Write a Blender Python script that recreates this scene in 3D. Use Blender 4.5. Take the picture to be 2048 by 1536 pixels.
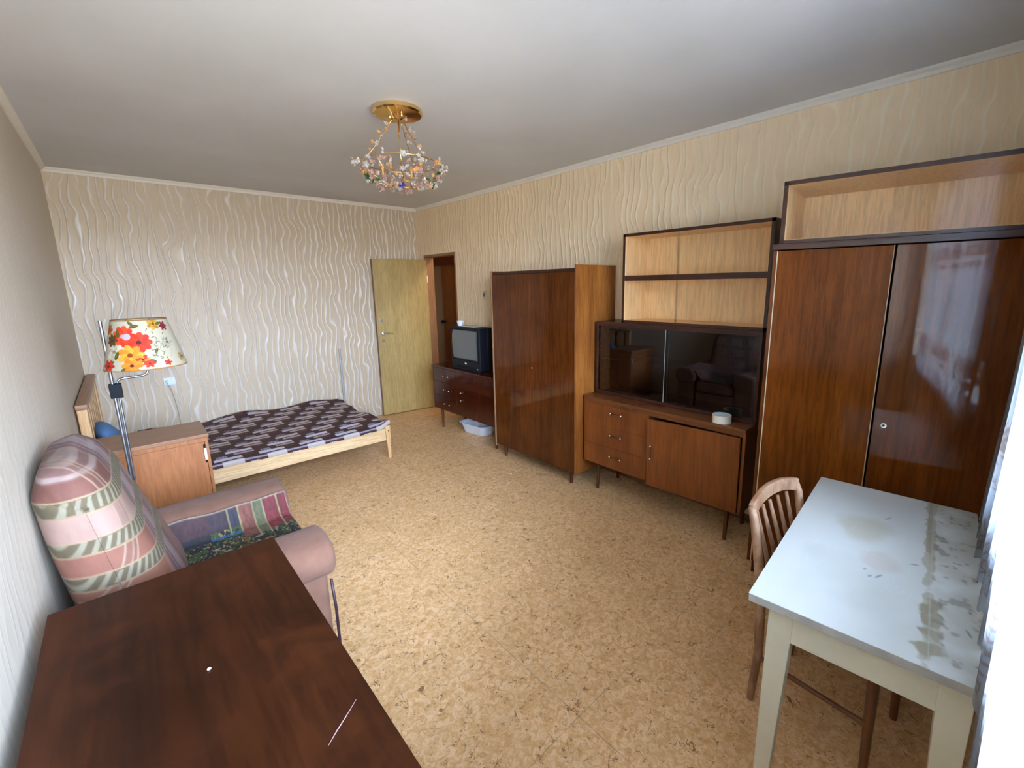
import bpy, bmesh, math, random
import numpy as np
from mathutils import Vector, Matrix
random.seed(7); rng = np.random.default_rng(7)
S = bpy.context.scene; COL = S.collection
for o in list(bpy.data.objects): bpy.data.objects.remove(o)

# ------------------------------------------------------------------ camera
W = 2.98; D = 5.37; H = 2.60; XL = -0.295; YF = -0.11
cam = bpy.data.objects.new('camera', bpy.data.cameras.new('camera')); COL.objects.link(cam); S.camera = cam
cam.data.sensor_width = 36; cam.data.lens = 881.9/2048*36
cam.data.shift_x = -39.1/2048; cam.data.shift_y = -25.6/2048
cam.data.clip_start = 0.01
_y, _p, _r = 0.746117, 0.193177, -0.015715
fw = Vector((math.sin(_y)*math.cos(_p), math.cos(_y)*math.cos(_p), -math.sin(_p)))
rt = Vector((math.cos(_y), -math.sin(_y), 0)); up = rt.cross(fw)
r2 = rt*math.cos(_r)+up*math.sin(_r); u2 = -rt*math.sin(_r)+up*math.cos(_r)
M = Matrix.Identity(4)
for i in range(3): M[i][0] = r2[i]; M[i][1] = u2[i]; M[i][2] = -fw[i]
M[0][3], M[1][3], M[2][3] = 0, 0, 1.6209
cam.matrix_world = M

# ------------------------------------------------------------------ world, light, exposure
wd = bpy.data.worlds.new('world'); S.world = wd; wd.use_nodes = True
nt = wd.node_tree; nt.nodes.clear()
tc = nt.nodes.new('ShaderNodeTexCoord'); sp = nt.nodes.new('ShaderNodeSeparateXYZ'); cr = nt.nodes.new('ShaderNodeValToRGB')
ma = nt.nodes.new('ShaderNodeMath'); ma.operation = 'MULTIPLY_ADD'; ma.inputs[1].default_value = .5; ma.inputs[2].default_value = .5
bg = nt.nodes.new('ShaderNodeBackground'); wo = nt.nodes.new('ShaderNodeOutputWorld')
nt.links.new(tc.outputs['Generated'], sp.inputs[0]); nt.links.new(sp.outputs[2], ma.inputs[0]); nt.links.new(ma.outputs[0], cr.inputs[0])
nt.links.new(cr.outputs[0], bg.inputs[0]); nt.links.new(bg.outputs[0], wo.inputs[0])
e = cr.color_ramp.elements
e[0].position = 0.0; e[0].color = (.40, .40, .38, 1); e[1].position = .495; e[1].color = (.46, .46, .44, 1)
a = e.new(.515); a.color = (1.12, 1.32, 1.64, 1); a = e.new(.75); a.color = (1.02, 1.30, 1.78, 1)
bg.inputs[1].default_value = 25.0
pl = bpy.data.lights.new('window_portal', 'AREA'); pl.shape = 'RECTANGLE'; pl.size = 2.1; pl.size_y = 1.65; pl.cycles.is_portal = True
po = bpy.data.objects.new('window_portal', pl); COL.objects.link(po); po.location = (.81, -.40, 1.62); po.rotation_euler = (math.radians(90), 0, 0)
S.view_settings.view_transform = 'Standard'; S.view_settings.look = 'None'; S.view_settings.gamma = 1
S.view_settings.use_curve_mapping = False; S.view_settings.exposure = 1.3

# ------------------------------------------------------------------ helpers: objects
def link(o, parent=None):
    COL.objects.link(o)
    if parent: o.parent = parent
    return o
def thing(name, label, cat, loc=(0, 0, 0), rotz=0, group=None):
    o = bpy.data.objects.new(name, None); link(o); o.empty_display_size = .1
    o.location = loc; o.rotation_euler = (0, 0, rotz); o['label'] = label; o['category'] = cat
    if group: o['group'] = group
    return o
def tag(o, label, cat, group=None):
    o['label'] = label; o['category'] = cat
    if group: o['group'] = group
    return o
class MB:
    def __init__(s): s.bm = bmesh.new(); s.mi = 0
    def _fin(s, vs):
        for v in vs:
            for f in v.link_faces: f.material_index = s.mi
    def box(s, x0, x1, y0, y1, z0, z1, rot=None, piv=None):
        r = bmesh.ops.create_cube(s.bm, size=1)['verts']
        for v in r: v.co = Vector(((x0+x1)/2+v.co.x*(x1-x0), (y0+y1)/2+v.co.y*(y1-y0), (z0+z1)/2+v.co.z*(z1-z0)))
        if rot is not None: bmesh.ops.rotate(s.bm, verts=r, cent=Vector(piv or (0, 0, 0)), matrix=rot)
        s._fin(r); return s
    def cyl(s, p, q, r0, r1=None, seg=20):
        p = Vector(p); q = Vector(q); d = q-p; r1 = r0 if r1 is None else r1
        m = Matrix.Translation((p+q)/2) @ d.to_track_quat('Z', 'Y').to_matrix().to_4x4()
        r = bmesh.ops.create_cone(s.bm, cap_ends=True, segments=seg, radius1=r0, radius2=r1, depth=d.length, matrix=m)['verts']
        s._fin(r); return s
    def sph(s, c, r, sc=(1, 1, 1), seg=14):
        m = Matrix.Translation(c) @ Matrix.Diagonal((sc[0], sc[1], sc[2], 1))
        v = bmesh.ops.create_uvsphere(s.bm, u_segments=seg, v_segments=max(6, seg*2//3), radius=r, matrix=m)['verts']
        s._fin(v); return s
    def lathe(s, prof, c=(0, 0, 0), seg=40, closed=False):
        rings = []
        for r, z in prof:
            rings.append([s.bm.verts.new((c[0]+r*math.cos(2*math.pi*k/seg), c[1]+r*math.sin(2*math.pi*k/seg), c[2]+z)) for k in range(seg)])
        n = len(rings)
        for i in range(n if closed else n-1):
            A = rings[i]; B = rings[(i+1) % n]
            for k in range(seg):
                f = s.bm.faces.new((A[k], A[(k+1) % seg], B[(k+1) % seg], B[k])); f.material_index = s.mi
        if not closed:
            for R in (rings[0], rings[-1]):
                try: f = s.bm.faces.new(R); f.material_index = s.mi
                except Exception: pass
        return s
    def tube(s, pts, r, seg=10):
        pts = [Vector(p) for p in pts]; rr = r if isinstance(r, (list, tuple)) else [r]*len(pts)
        rings = []; prev = None
        for i, p in enumerate(pts):
            d = (pts[min(i+1, len(pts)-1)]-pts[max(i-1, 0)]).normalized()
            if prev is None: a = d.orthogonal().normalized()
            else: a = (prev-d*prev.dot(d)).normalized()
            prev = a; b = d.cross(a)
            rings.append([s.bm.verts.new(p+a*rr[i]*math.cos(t)+b*rr[i]*math.sin(t)) for t in [2*math.pi*k/seg for k in range(seg)]])
        for A, B in zip(rings, rings[1:]):
            for k in range(seg):
                f = s.bm.faces.new((A[k], A[(k+1) % seg], B[(k+1) % seg], B[k])); f.material_index = s.mi
        for R in (rings[0], rings[-1]): f = s.bm.faces.new(R); f.material_index = s.mi
        return s
    def prism(s, poly, axis, a0, a1):
        # poly: 2-D points in the two other axes (in order), extruded along axis
        def P(u, v, w): return {'x': (w, u, v), 'y': (u, w, v), 'z': (u, v, w)}[axis]
        A = [s.bm.verts.new(P(u, v, a0)) for u, v in poly]; B = [s.bm.verts.new(P(u, v, a1)) for u, v in poly]
        n = len(poly)
        for f in [s.bm.faces.new(A), s.bm.faces.new(B)]+[s.bm.faces.new((A[i], A[(i+1) % n], B[(i+1) % n], B[i])) for i in range(n)]: f.material_index = s.mi
        return s
    def build(s, name, mats, parent=None, bevel=0, smooth=False, seg=2, sub=0, kind=None):
        bmesh.ops.recalc_face_normals(s.bm, faces=s.bm.faces)
        me = bpy.data.meshes.new(name); s.bm.to_mesh(me); s.bm.free()
        for m in (mats if isinstance(mats, (list, tuple)) else [mats]): me.materials.append(m)
        o = bpy.data.objects.new(name, me); link(o, parent)
        if bevel:
            b = o.modifiers.new('bevel', 'BEVEL'); b.width = bevel; b.segments = seg; b.limit_method = 'ANGLE'; b.angle_limit = .6
        if sub: m = o.modifiers.new('sub', 'SUBSURF'); m.levels = sub; m.render_levels = sub
        if smooth or bevel: me.shade_smooth()
        if bevel or smooth == 'auto':
            w = o.modifiers.new('wn', 'WEIGHTED_NORMAL'); w.keep_sharp = True
        if smooth == 'auto':
            me.set_sharp_from_angle(angle=.7)
        if kind: o['kind'] = kind
        return o
def struct(mb, name, mats, parent=None, **k):
    o = mb.build(name, mats, parent, **k)
    if not parent: o['kind'] = 'structure'
    return o
def surf(name, P, mat, parent=None, col=None, alpha=None, solid=0, off=0, smooth=True):
    """P: (nv,nu,3) array of points -> grid mesh, optional per-vertex colour image (nv,nu,3)"""
    nv, nu = P.shape[:2]; me = bpy.data.meshes.new(name)
    me.vertices.add(nv*nu); me.vertices.foreach_set('co', P.reshape(-1).astype(np.float32))
    idx = np.arange(nv*nu).reshape(nv, nu)
    q = np.stack([idx[:-1, :-1], idx[:-1, 1:], idx[1:, 1:], idx[1:, :-1]], -1).reshape(-1)
    nf = (nv-1)*(nu-1); me.loops.add(nf*4); me.loops.foreach_set('vertex_index', q.astype(np.int32))
    me.polygons.add(nf); me.polygons.foreach_set('loop_start', np.arange(0, nf*4, 4, dtype=np.int32))
    me.update(); me.validate()
    if col is not None:
        at = me.color_attributes.new('paint', 'FLOAT_COLOR', 'POINT')
        c = np.ones((nv, nu, 4), np.float32); c[..., :3] = col
        if alpha is not None: c[..., 3] = alpha
        at.data.foreach_set('color', c.reshape(-1))
    me.materials.append(mat)
    if smooth: me.shade_smooth()
    o = bpy.data.objects.new(name, me); link(o, parent)
    if solid: m = o.modifiers.new('solid', 'SOLIDIFY'); m.thickness = solid; m.offset = off
    return o
def lin(r, g, b):
    f = lambda c: ((c/255+.055)/1.055)**2.4 if c > 10 else c/255/12.92
    return (f(r), f(g), f(b))
class Img:
    """a colour field over u in [0,U], v in [0,V] (metres), row = v, column = u"""
    def __init__(s, U, V, nu, nv, base): s.U, s.V, s.nu, s.nv = U, V, nu, nv; s.a = np.ones((nv, nu, len(base)))*np.array(base); s.u = np.linspace(0, U, nu); s.v = np.linspace(0, V, nv)
    def win(s, u0, u1, v0, v1):
        i0 = int(max(0, math.floor(u0/s.U*(s.nu-1)))); i1 = int(min(s.nu, math.ceil(u1/s.U*(s.nu-1))+1))
        j0 = int(max(0, math.floor(v0/s.V*(s.nv-1)))); j1 = int(min(s.nv, math.ceil(v1/s.V*(s.nv-1))+1))
        if i1 <= i0 or j1 <= j0: return None
        uu, vv = np.meshgrid(s.u[i0:i1], s.v[j0:j1]); return slice(j0, j1), slice(i0, i1), uu, vv
    def put(s, w, m, col, a=1.0):
        m = np.clip(m, 0, 1)[..., None]*a; s.a[w[0], w[1]] = s.a[w[0], w[1]]*(1-m)+np.array(col)*m
    def ell(s, cu, cv, ra, rb, ang, col, a=1.0, soft=.12):
        R = max(ra, rb)*1.2; w = s.win(cu-R, cu+R, cv-R, cv+R)
        if w is None: return
        c, n = math.cos(ang), math.sin(ang); x = (w[2]-cu)*c+(w[3]-cv)*n; y = -(w[2]-cu)*n+(w[3]-cv)*c
        s.put(w, (1-np.sqrt((x/ra)**2+(y/rb)**2))/soft+.5, col, a)
    def rect(s, cu, cv, hw, hh, ang, col, a=1.0, soft=.003):
        R = hw+hh+.01; w = s.win(cu-R, cu+R, cv-R, cv+R)
        if w is None: return
        c, n = math.cos(ang), math.sin(ang); x = (w[2]-cu)*c+(w[3]-cv)*n; y = -(w[2]-cu)*n+(w[3]-cv)*c
        s.put(w, np.minimum(hw-abs(x), hh-abs(y))/soft+.5, col, a)
    def line(s, p, q, wd, col, a=1.0, soft=.002):
        R = wd+.01; w = s.win(min(p[0], q[0])-R, max(p[0], q[0])+R, min(p[1], q[1])-R, max(p[1], q[1])+R)
        if w is None: return
        dx, dy = q[0]-p[0], q[1]-p[1]; L = max(dx*dx+dy*dy, 1e-9)
        t = np.clip(((w[2]-p[0])*dx+(w[3]-p[1])*dy)/L, 0, 1)
        d = np.hypot(w[2]-p[0]-t*dx, w[3]-p[1]-t*dy); s.put(w, (wd/2-d)/soft+.5, col, a)
    def poly(s, pts, wd, col, a=1.0):
        for p, q in zip(pts, pts[1:]): s.line(p, q, wd, col, a)
def noise2(nv, nu, sc, seed, octs=3):
    r = np.random.default_rng(seed); out = np.zeros((nv, nu)); amp = 1; tot = 0
    for o in range(octs):
        k = sc*2**o; g = r.random((int(k*nv/max(nu, nv))+3, int(k*nu/max(nu, nv))+3))
        y = np.linspace(0, g.shape[0]-2.001, nv); x = np.linspace(0, g.shape[1]-2.001, nu)
        yi = y.astype(int); xi = x.astype(int); fy = (y-yi)[:, None]; fx = (x-xi)[None]; fy = fy*fy*(3-2*fy); fx = fx*fx*(3-2*fx)
        A = g[np.ix_(yi, xi)]*(1-fx)+g[np.ix_(yi, xi+1)]*fx; B = g[np.ix_(yi+1, xi)]*(1-fx)+g[np.ix_(yi+1, xi+1)]*fx
        out += amp*(A*(1-fy)+B*fy); tot += amp; amp *= .5
    return out/tot

# ------------------------------------------------------------------ helpers: materials
class N:
    def __init__(s, name):
        s.m = bpy.data.materials.new(name); s.m.use_nodes = True; s.t = s.m.node_tree; s.t.nodes.clear()
        s.out = s.t.nodes.new('ShaderNodeOutputMaterial'); s.co = None
    def n(s, typ, ins=None, **k):
        x = s.t.nodes.new('ShaderNode'+typ)
        for a, b in k.items(): setattr(x, a, b)
        for a, b in (ins or {}).items():
            if isinstance(b, bpy.types.NodeSocket): s.t.links.new(b, x.inputs[a])
            else: x.inputs[a].default_value = b
        return x
    def math(s, op, a, b=0.0, c=None):
        i = {0: a, 1: b}
        if c is not None: i[2] = c
        return s.n('Math', i, operation=op).outputs[0]
    def obj(s): return s.n('TexCoord').outputs['Object']
    def map(s, vec, scale=(1, 1, 1), rot=(0, 0, 0), loc=(0, 0, 0)): return s.n('Mapping', {0: vec, 'Scale': scale, 'Rotation': rot, 'Location': loc}).outputs[0]
    def noise(s, vec, scale=5, detail=4, rough=.55, dist=0): return s.n('TexNoise', {'Vector': vec, 'Scale': scale, 'Detail': detail, 'Roughness': rough, 'Distortion': dist}).outputs[0]
    def ramp(s, f, stops):
        r = s.n('ValToRGB', {0: f}); e = r.color_ramp.elements
        while len(e) < len(stops): e.new(.5)
        for x, (p, c) in zip(e, stops): x.position = p; x.color = (*c, 1) if len(c) == 3 else c
        return r.outputs[0]
    def mix(s, f, a, b, mode='MIX'):
        x = s.n('Mix', data_type='RGBA', blend_type=mode)
        for i, v in ((0, f), (6, a), (7, b)):
            if isinstance(v, bpy.types.NodeSocket): s.t.links.new(v, x.inputs[i])
            else: x.inputs[i].default_value = v if i == 0 else (*v, 1)
        return x.outputs[2]
    def bump(s, h, st=.3, d=.01): return s.n('Bump', {'Height': h, 'Strength': st, 'Distance': d}).outputs[0]
    def pbr(s, base, rough=.5, metal=0, nrm=None, **k):
        i = {'Base Color': base if isinstance(base, bpy.types.NodeSocket) else (*base, 1), 'Roughness': rough, 'Metallic': metal}
        if nrm is not None: i['Normal'] = nrm
        for a, b in k.items(): i[a.replace('_', ' ')] = b
        b = s.n('BsdfPrincipled', i); s.t.links.new(b.outputs[0], s.out.inputs[0]); return s.m
def plain(name, c, rough=.5, metal=0, var=.06, **k):
    m = N(name); f = m.noise(m.obj(), 18, 4)
    col = m.mix(f, tuple(x*(1-var) for x in c), tuple(min(1, x*(1+var)) for x in c))
    return m.pbr(col, rough, metal, m.bump(f, .04, .003), **k)
def wood(name, dark, light, axis='z', rough=.18, scale=1.0, coat=.0, spec=.5, contrast=1.0, wear=0.0):
    m = N(name); sc = {'x': (.35, 5, 5), 'y': (5, .35, 5), 'z': (5, 5, .35)}[axis]; sc = tuple(v*scale for v in sc)
    co = m.obj(); v = m.map(co, sc)
    f1 = m.noise(v, 1.3, 6, .6, 1.4); fine = m.noise(m.map(co, tuple(x*14 for x in sc)), 1.6, 3, .7)
    big = m.noise(co, 2.2, 3, .5, .6)
    f = m.math('ADD', m.math('MULTIPLY', f1, .6), m.math('MULTIPLY', big, .4))
    c = m.ramp(f, [(.5-.17*contrast, dark), (.52, tuple((a+b)/2 for a, b in zip(dark, light))), (.5+.2*contrast, light)])
    c = m.mix(m.math('MULTIPLY', m.ramp(fine, [(.42, (1, 1, 1)), (.56, (0, 0, 0))]), .35), c, tuple(x*.55 for x in dark))
    if wear:
        wn = m.noise(co, 3.5, 6, .65, .5); c = m.mix(m.math('MULTIPLY', m.ramp(wn, [(.5, (0, 0, 0)), (.68, (1, 1, 1))]), wear), c, tuple(min(1, x*1.5) for x in light))
        rr = m.math('MULTIPLY_ADD', wn, .5, rough-.16)
    else: rr = m.math('MULTIPLY_ADD', big, .08, rough-.04)
    return m.pbr(c, rr, 0, m.bump(fine, .05 if rough > .2 else .012, .002), Coat_Weight=coat, Coat_Roughness=.06, Specular_IOR_Level=spec)
def glass(name, tint=(1, 1, 1), refl=1.0, rough=.0):
    m = N(name); fr = m.n('Fresnel', {'IOR': 1.5}).outputs[0]
    t = m.n('BsdfTransparent', {0: (*tint, 1)}).outputs[0]; g = m.n('BsdfGlossy', {0: (.95, .97, 1, 1), 'Roughness': rough}).outputs[0]
    x = m.n('MixShader', {0: m.math('MULTIPLY', fr, refl), 1: t, 2: g}); m.t.links.new(x.outputs[0], m.out.inputs[0]); return m.m
def wallpaper(name, axis, ridge_col, base_col, gloss=.4, st=.9):
    m = N(name); sep = m.n('SeparateXYZ', {0: m.obj()}); s = sep.outputs[axis]; z = sep.outputs[2]
    cv = m.n('CombineXYZ', {0: m.math('MULTIPLY', s, 2.2), 1: m.math('MULTIPLY', z, 2.6)}).outputs[0]
    nz = m.noise(cv, 1.0, 2, .5); cv2 = m.n('CombineXYZ', {0: m.math('MULTIPLY', s, 9), 1: m.math('MULTIPLY', z, 3.6), 2: 3.7}).outputs[0]; n2 = m.noise(cv2, 1.0, 1, .5)
    ph = m.math('MULTIPLY_ADD', nz, 9.0, m.math('MULTIPLY', z, 11.5))
    off = m.math('MULTIPLY_ADD', m.math('SINE', ph), .013, m.math('MULTIPLY', n2, .11))
    w = m.math('SINE', m.math('MULTIPLY', m.math('ADD', s, off), 2*math.pi/.055))
    rg = m.math('POWER', m.math('MULTIPLY_ADD', w, .5, .5), 5.0)
    br = m.ramp(m.noise(m.n('CombineXYZ', {0: m.math('MULTIPLY', s, 16), 1: m.math('MULTIPLY', z, 2.2), 2: 9.1}).outputs[0], 1, 1), [(.30, (.2, .2, .2)), (.50, (1, 1, 1))])
    rg = m.math('MULTIPLY', rg, br)
    fib = m.noise(m.map(m.obj(), (60, 60, 3) if axis != 2 else (60, 60, 60)), 1.5, 3)
    base = m.mix(fib, tuple(x*.9 for x in base_col), tuple(x*1.08 for x in base_col))
    c = m.mix(m.math('MULTIPLY', rg, .85), base, ridge_col)
    h = m.math('MULTIPLY_ADD', fib, .12, rg)
    return m.pbr(c, m.math('MULTIPLY_ADD', rg, -.2, gloss+.2), 0, m.bump(h, st, .006))
def vcol(name, rough=.85, fuzz=0.0, bumpscale=250, bs=.25, gain=None, **k):
    m = N(name); a = m.n('Attribute', attribute_name='paint'); f = m.noise(m.obj(), bumpscale, 2)
    return m.pbr(a.outputs[0], rough, 0, m.bump(f, bs, .002), Sheen_Weight=fuzz, **k)

MAH_D = (.036, .0075, .0018); MAH_L = (.19, .052, .008)
w_mah_z = wood('polished_mahogany_upright', MAH_D, MAH_L, 'z', .07, scale=.45, contrast=1.5, spec=.28)
w_mah_big = wood('bright_mahogany_upright', (.050, .0105, .0020), (.26, .070, .010), 'z', .07, scale=.45, contrast=1.6, spec=.12)
w_mah_right = wood('mirror_polished_mahogany', (.045, .0095, .0020), (.20, .054, .009), 'z', .04, scale=.45, contrast=1.6, spec=.60)
w_mah_y = wood('polished_mahogany_lengthwise', MAH_D, MAH_L, 'y', .15, coat=.3)
w_side = wood('walnut_side_veneer', (.19, .052, .009), (.50, .19, .038), 'z', .33, scale=.6, spec=.35)
w_sb = wood('satin_walnut_front', (.125, .029, .005), (.29, .083, .013), 'z', .34, scale=.6, spec=.4)
w_sb_top = wood('satin_walnut_top', (.10, .028, .007), (.24, .078, .02), 'y', .28, scale=.8)
w_tv = wood('dark_red_lacquer', (.040, .007, .003), (.09, .018, .006), 'z', .10, scale=.6, contrast=1.6, spec=.5)
w_edge = wood('dark_edge_lacquer', (.035, .010, .006), (.07, .022, .012), 'y', .25)
w_light = wood('pale_peach_veneer', (.93, .59, .27), (.97, .68, .36), 'z', .5, scale=.6, contrast=1.5)
w_inner = wood('dark_inner_veneer', (.05, .016, .007), (.12, .042, .016), 'z', .4)
w_leg = wood('lacquered_leg_wood', (.07, .022, .008), (.16, .055, .02), 'z', .25)
w_desk = wood('worn_desk_veneer', (.009, .0024, .0008), (.052, .0120, .0024), 'y', .33, scale=.40, wear=.35, spec=.16)
w_pine = wood('pale_pine', (.62, .38, .17), (.82, .60, .34), 'x', .45, scale=.8)
w_pine_z = wood('pale_pine_upright', (.60, .33, .14), (.78, .50, .24), 'z', .45, scale=.8)
w_beech = wood('orange_beech_laminate', (.34, .118, .036), (.44, .175, .064), 'z', .4, scale=.9)
w_beech_t = wood('brown_beech_laminate', (.28, .13, .065), (.36, .18, .095), 'x', .35)
w_door = wood('yellow_ash_laminate', (.40, .275, .085), (.54, .38, .14), 'z', .42, scale=.9)
w_hall = wood('brown_hall_door', (.22, .085, .025), (.32, .13, .04), 'z', .4)
w_chair = wood('worn_chair_wood', (.20, .075, .028), (.46, .30, .19), 'z', .45, scale=2.2, wear=.8)
w_chair_d = wood('dark_chair_wood', (.12, .04, .015), (.25, .10, .04), 'z', .4)
metal = plain('brushed_chrome', (.34, .36, .40), .35, 1.0)
silver = plain('nickel_knob_metal', (.80, .76, .70), .25, 1.0)
brass = plain('polished_brass', (.86, .60, .28), .16, 1.0)
black = plain('black_plastic', (.006, .007, .011), .6, Specular_IOR_Level=.15)
tvblue = plain('blue_black_tv_plastic', (.006, .008, .014), .5, Specular_IOR_Level=.25)
white = plain('white_plastic', (.78, .80, .84), .35)
cream = plain('cream_plastic', (.60, .52, .34), .4)
greypl = plain('grey_metal_strip', (.42, .42, .42), .4)
offwhite = plain('off_white_paint', (.80, .78, .70), .55)
tablepaint = plain('cream_table_paint', (.62, .58, .44), .45, var=.08)
pinkish = plain('cornice_paint', (.82, .76, .66), .6)
velvet = N('dusty_rose_velvet'); _f = velvet.noise(velvet.obj(), 9, 6, .65); _g = velvet.noise(velvet.obj(), 220, 2)
velvet = velvet.pbr(velvet.ramp(_f, [(.3, (.145, .066, .040)), (.7, (.195, .096, .062))]), .95, 0, velvet.bump(_g, .4, .002), Sheen_Weight=.05, Sheen_Roughness=.5)

# ------------------------------------------------------------------ the room
m = N('cork_pattern_linoleum'); co = m.obj()
b1 = m.noise(co, 38, 5, .7, 1.0); b2 = m.noise(co, 5, 4, .6); b0 = m.noise(co, 1.1, 3)
c = m.ramp(b1, [(.30, (.55, .28, .095)), (.46, (.70, .40, .175)), (.60, (.84, .56, .31))])
c = m.mix(m.math('MULTIPLY', m.ramp(b2, [(.4, (0, 0, 0)), (.65, (1, 1, 1))]), .28), c, (.50, .30, .11))
for (sc_, rot_, w_, gs, gt, st_) in ((15, .6, .013, 17, .58, .8), (23, 2.0, .014, 24, .60, .65), (34, 1.2, .016, 30, .61, .5)):
    sq = m.noise(m.map(co, (1, 1, 1), (0, 0, rot_), (rot_*3, 1.7, 0)), sc_, 2.5, .55, 1.2)
    band = m.math('LESS_THAN', m.math('ABSOLUTE', m.math('SUBTRACT', sq, .5)), w_)
    gate = m.math('GREATER_THAN', m.noise(m.map(co, (1, 1, 1), (0, 0, 0), (rot_, 4, 0)), gs, 2, .5, .3), gt)
    c = m.mix(m.math('MULTIPLY', m.math('MULTIPLY', band, gate), st_), c, (.17, .075, .02))
sep = m.n('SeparateXYZ', {0: co}); wob = m.math('MULTIPLY', m.math('SUBTRACT', m.noise(co, 6, 3), .5), .008)
s1 = m.math('LESS_THAN', m.math('ABSOLUTE', m.math('SUBTRACT', m.math('ADD', sep.outputs[0], wob), 1.068)), .0022)
s2 = m.math('LESS_THAN', m.math('ABSOLUTE', m.math('SUBTRACT', m.math('ADD', sep.outputs[1], wob), .918)), .0022)
seam = m.math('MULTIPLY', m.math('MAXIMUM', s1, s2), m.ramp(m.noise(co, 9, 3), [(.36, (.25, .25, .25)), (.6, (1, 1, 1))]))
c = m.mix(m.math('MULTIPLY', seam, .5), c, (.20, .15, .08))
lino = m.pbr(c, m.math('MULTIPLY_ADD', b2, .18, .36), 0, m.bump(m.math('MULTIPLY_ADD', seam, -1.0, m.math('MULTIPLY', b1, .3)), .12, .002))
struct(MB().box(XL-.1, 3.8, YF-.5, 6.7, -.1, 0), 'floor', lino)
m = N('whitewashed_ceiling'); f = m.noise(m.obj(), 1.6, 5); g = m.noise(m.map(m.obj(), (1, 6, 1)), 3, 4)
ceil = m.pbr(m.ramp(f, [(.3, (.62, .615, .60)), (.7, (.68, .675, .665))]), .75, 0, m.bump(g, .15, .004))
struct(MB().box(XL-.1, 3.8, YF-.5, 6.7, H, H+.1), 'ceiling', ceil)
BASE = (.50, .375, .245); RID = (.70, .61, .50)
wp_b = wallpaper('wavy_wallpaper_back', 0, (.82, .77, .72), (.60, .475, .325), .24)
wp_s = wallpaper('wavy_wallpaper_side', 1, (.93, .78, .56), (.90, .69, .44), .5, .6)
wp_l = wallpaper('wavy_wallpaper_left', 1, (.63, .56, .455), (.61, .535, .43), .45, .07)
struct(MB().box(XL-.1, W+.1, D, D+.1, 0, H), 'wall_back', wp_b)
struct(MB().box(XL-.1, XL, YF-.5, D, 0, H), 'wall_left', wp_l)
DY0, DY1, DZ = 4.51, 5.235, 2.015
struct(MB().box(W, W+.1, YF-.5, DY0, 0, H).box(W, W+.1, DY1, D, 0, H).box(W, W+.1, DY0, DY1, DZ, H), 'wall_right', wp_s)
WX0, WX1, WZ0, WZ1 = -.22, 1.85, .93, 2.32
fwm = plain('cream_wall_paint', (.66, .62, .53), .7)
struct(MB().box(XL, WX0, YF-.3, YF, 0, H).box(WX1, W, YF-.3, YF, 0, H).box(WX0, WX1, YF-.3, YF, 0, WZ0).box(WX0, WX1, YF-.3, YF, WZ1, H), 'wall_front', fwm)
# window: frame, mullions, sashes, panes
wn = thing('window_1', 'wide white three-part window behind the lace curtain', 'window', (WX0, YF-.22, WZ0)); wn['kind'] = 'structure'
del wn['category']
L_, Z_ = WX1-WX0, WZ1-WZ0
MB().box(0, L_, -.03, .03, 0, .05).box(0, L_, -.03, .03, Z_-.05, Z_).box(0, .05, -.03, .03, .05, Z_-.05).box(L_-.05, L_, -.03, .03, .05, Z_-.05).box(.66, .71, -.03, .03, .05, Z_-.05).box(1.36, 1.41, -.03, .03, .05, Z_-.05).build('window_frame', offwhite, wn, bevel=.004)
gl = glass('window_glass', (.98, .99, 1))
for a, b in ((.05, .66), (.71, 1.36), (1.41, L_-.05)):
    MB().box(a, b, -.004, .004, .05, Z_-.05).build('pane', gl, wn)
MB().box(0, L_, .03, .20, 0, .03).build('window_sill', offwhite, wn, bevel=.006)
# cornices and baseboard
def cornice(name, p, q, inward):
    mb = MB(); p = Vector(p); q = Vector(q); n = Vector(inward)
    prof = [(0, -.035), (.008, -.035), (.014, -.02), (.026, -.010), (.033, 0), (0, 0)]
    A = [mb.bm.verts.new(p+n*a+Vector((0, 0, b))) for a, b in prof]; B = [mb.bm.verts.new(q+n*a+Vector((0, 0, b))) for a, b in prof]
    k = len(prof); mb.bm.faces.new(A); mb.bm.faces.new(B)
    for i in range(k): mb.bm.faces.new((A[i], A[(i+1) % k], B[(i+1) % k], B[i]))
    return struct(mb, name, pinkish)
cornice('trim_1', (XL, D, H), (W, D, H), (0, -1, 0))
cornice('trim_2', (W, D-.03, H), (W, YF, H), (-1, 0, 0))
cornice('trim_3', (XL, D-.03, H), (XL, YF, H), (1, 0, 0))
struct(MB().box(XL, 2.2, D-.014, D, 0, .045), 'baseboard_back', plain('pale_baseboard', (.62, .55, .50), .5), bevel=.004)
struct(MB().box(XL, XL+.014, YF, D-.014, 0, .045), 'baseboard_left', plain('pale_baseboard_left', (.60, .50, .42), .5), bevel=.004)
struct(MB().box(W-.014, W, YF, DY0-.03, 0, .045), 'baseboard_right', plain('brown_baseboard', (.20, .10, .05), .5), bevel=.004)
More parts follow.
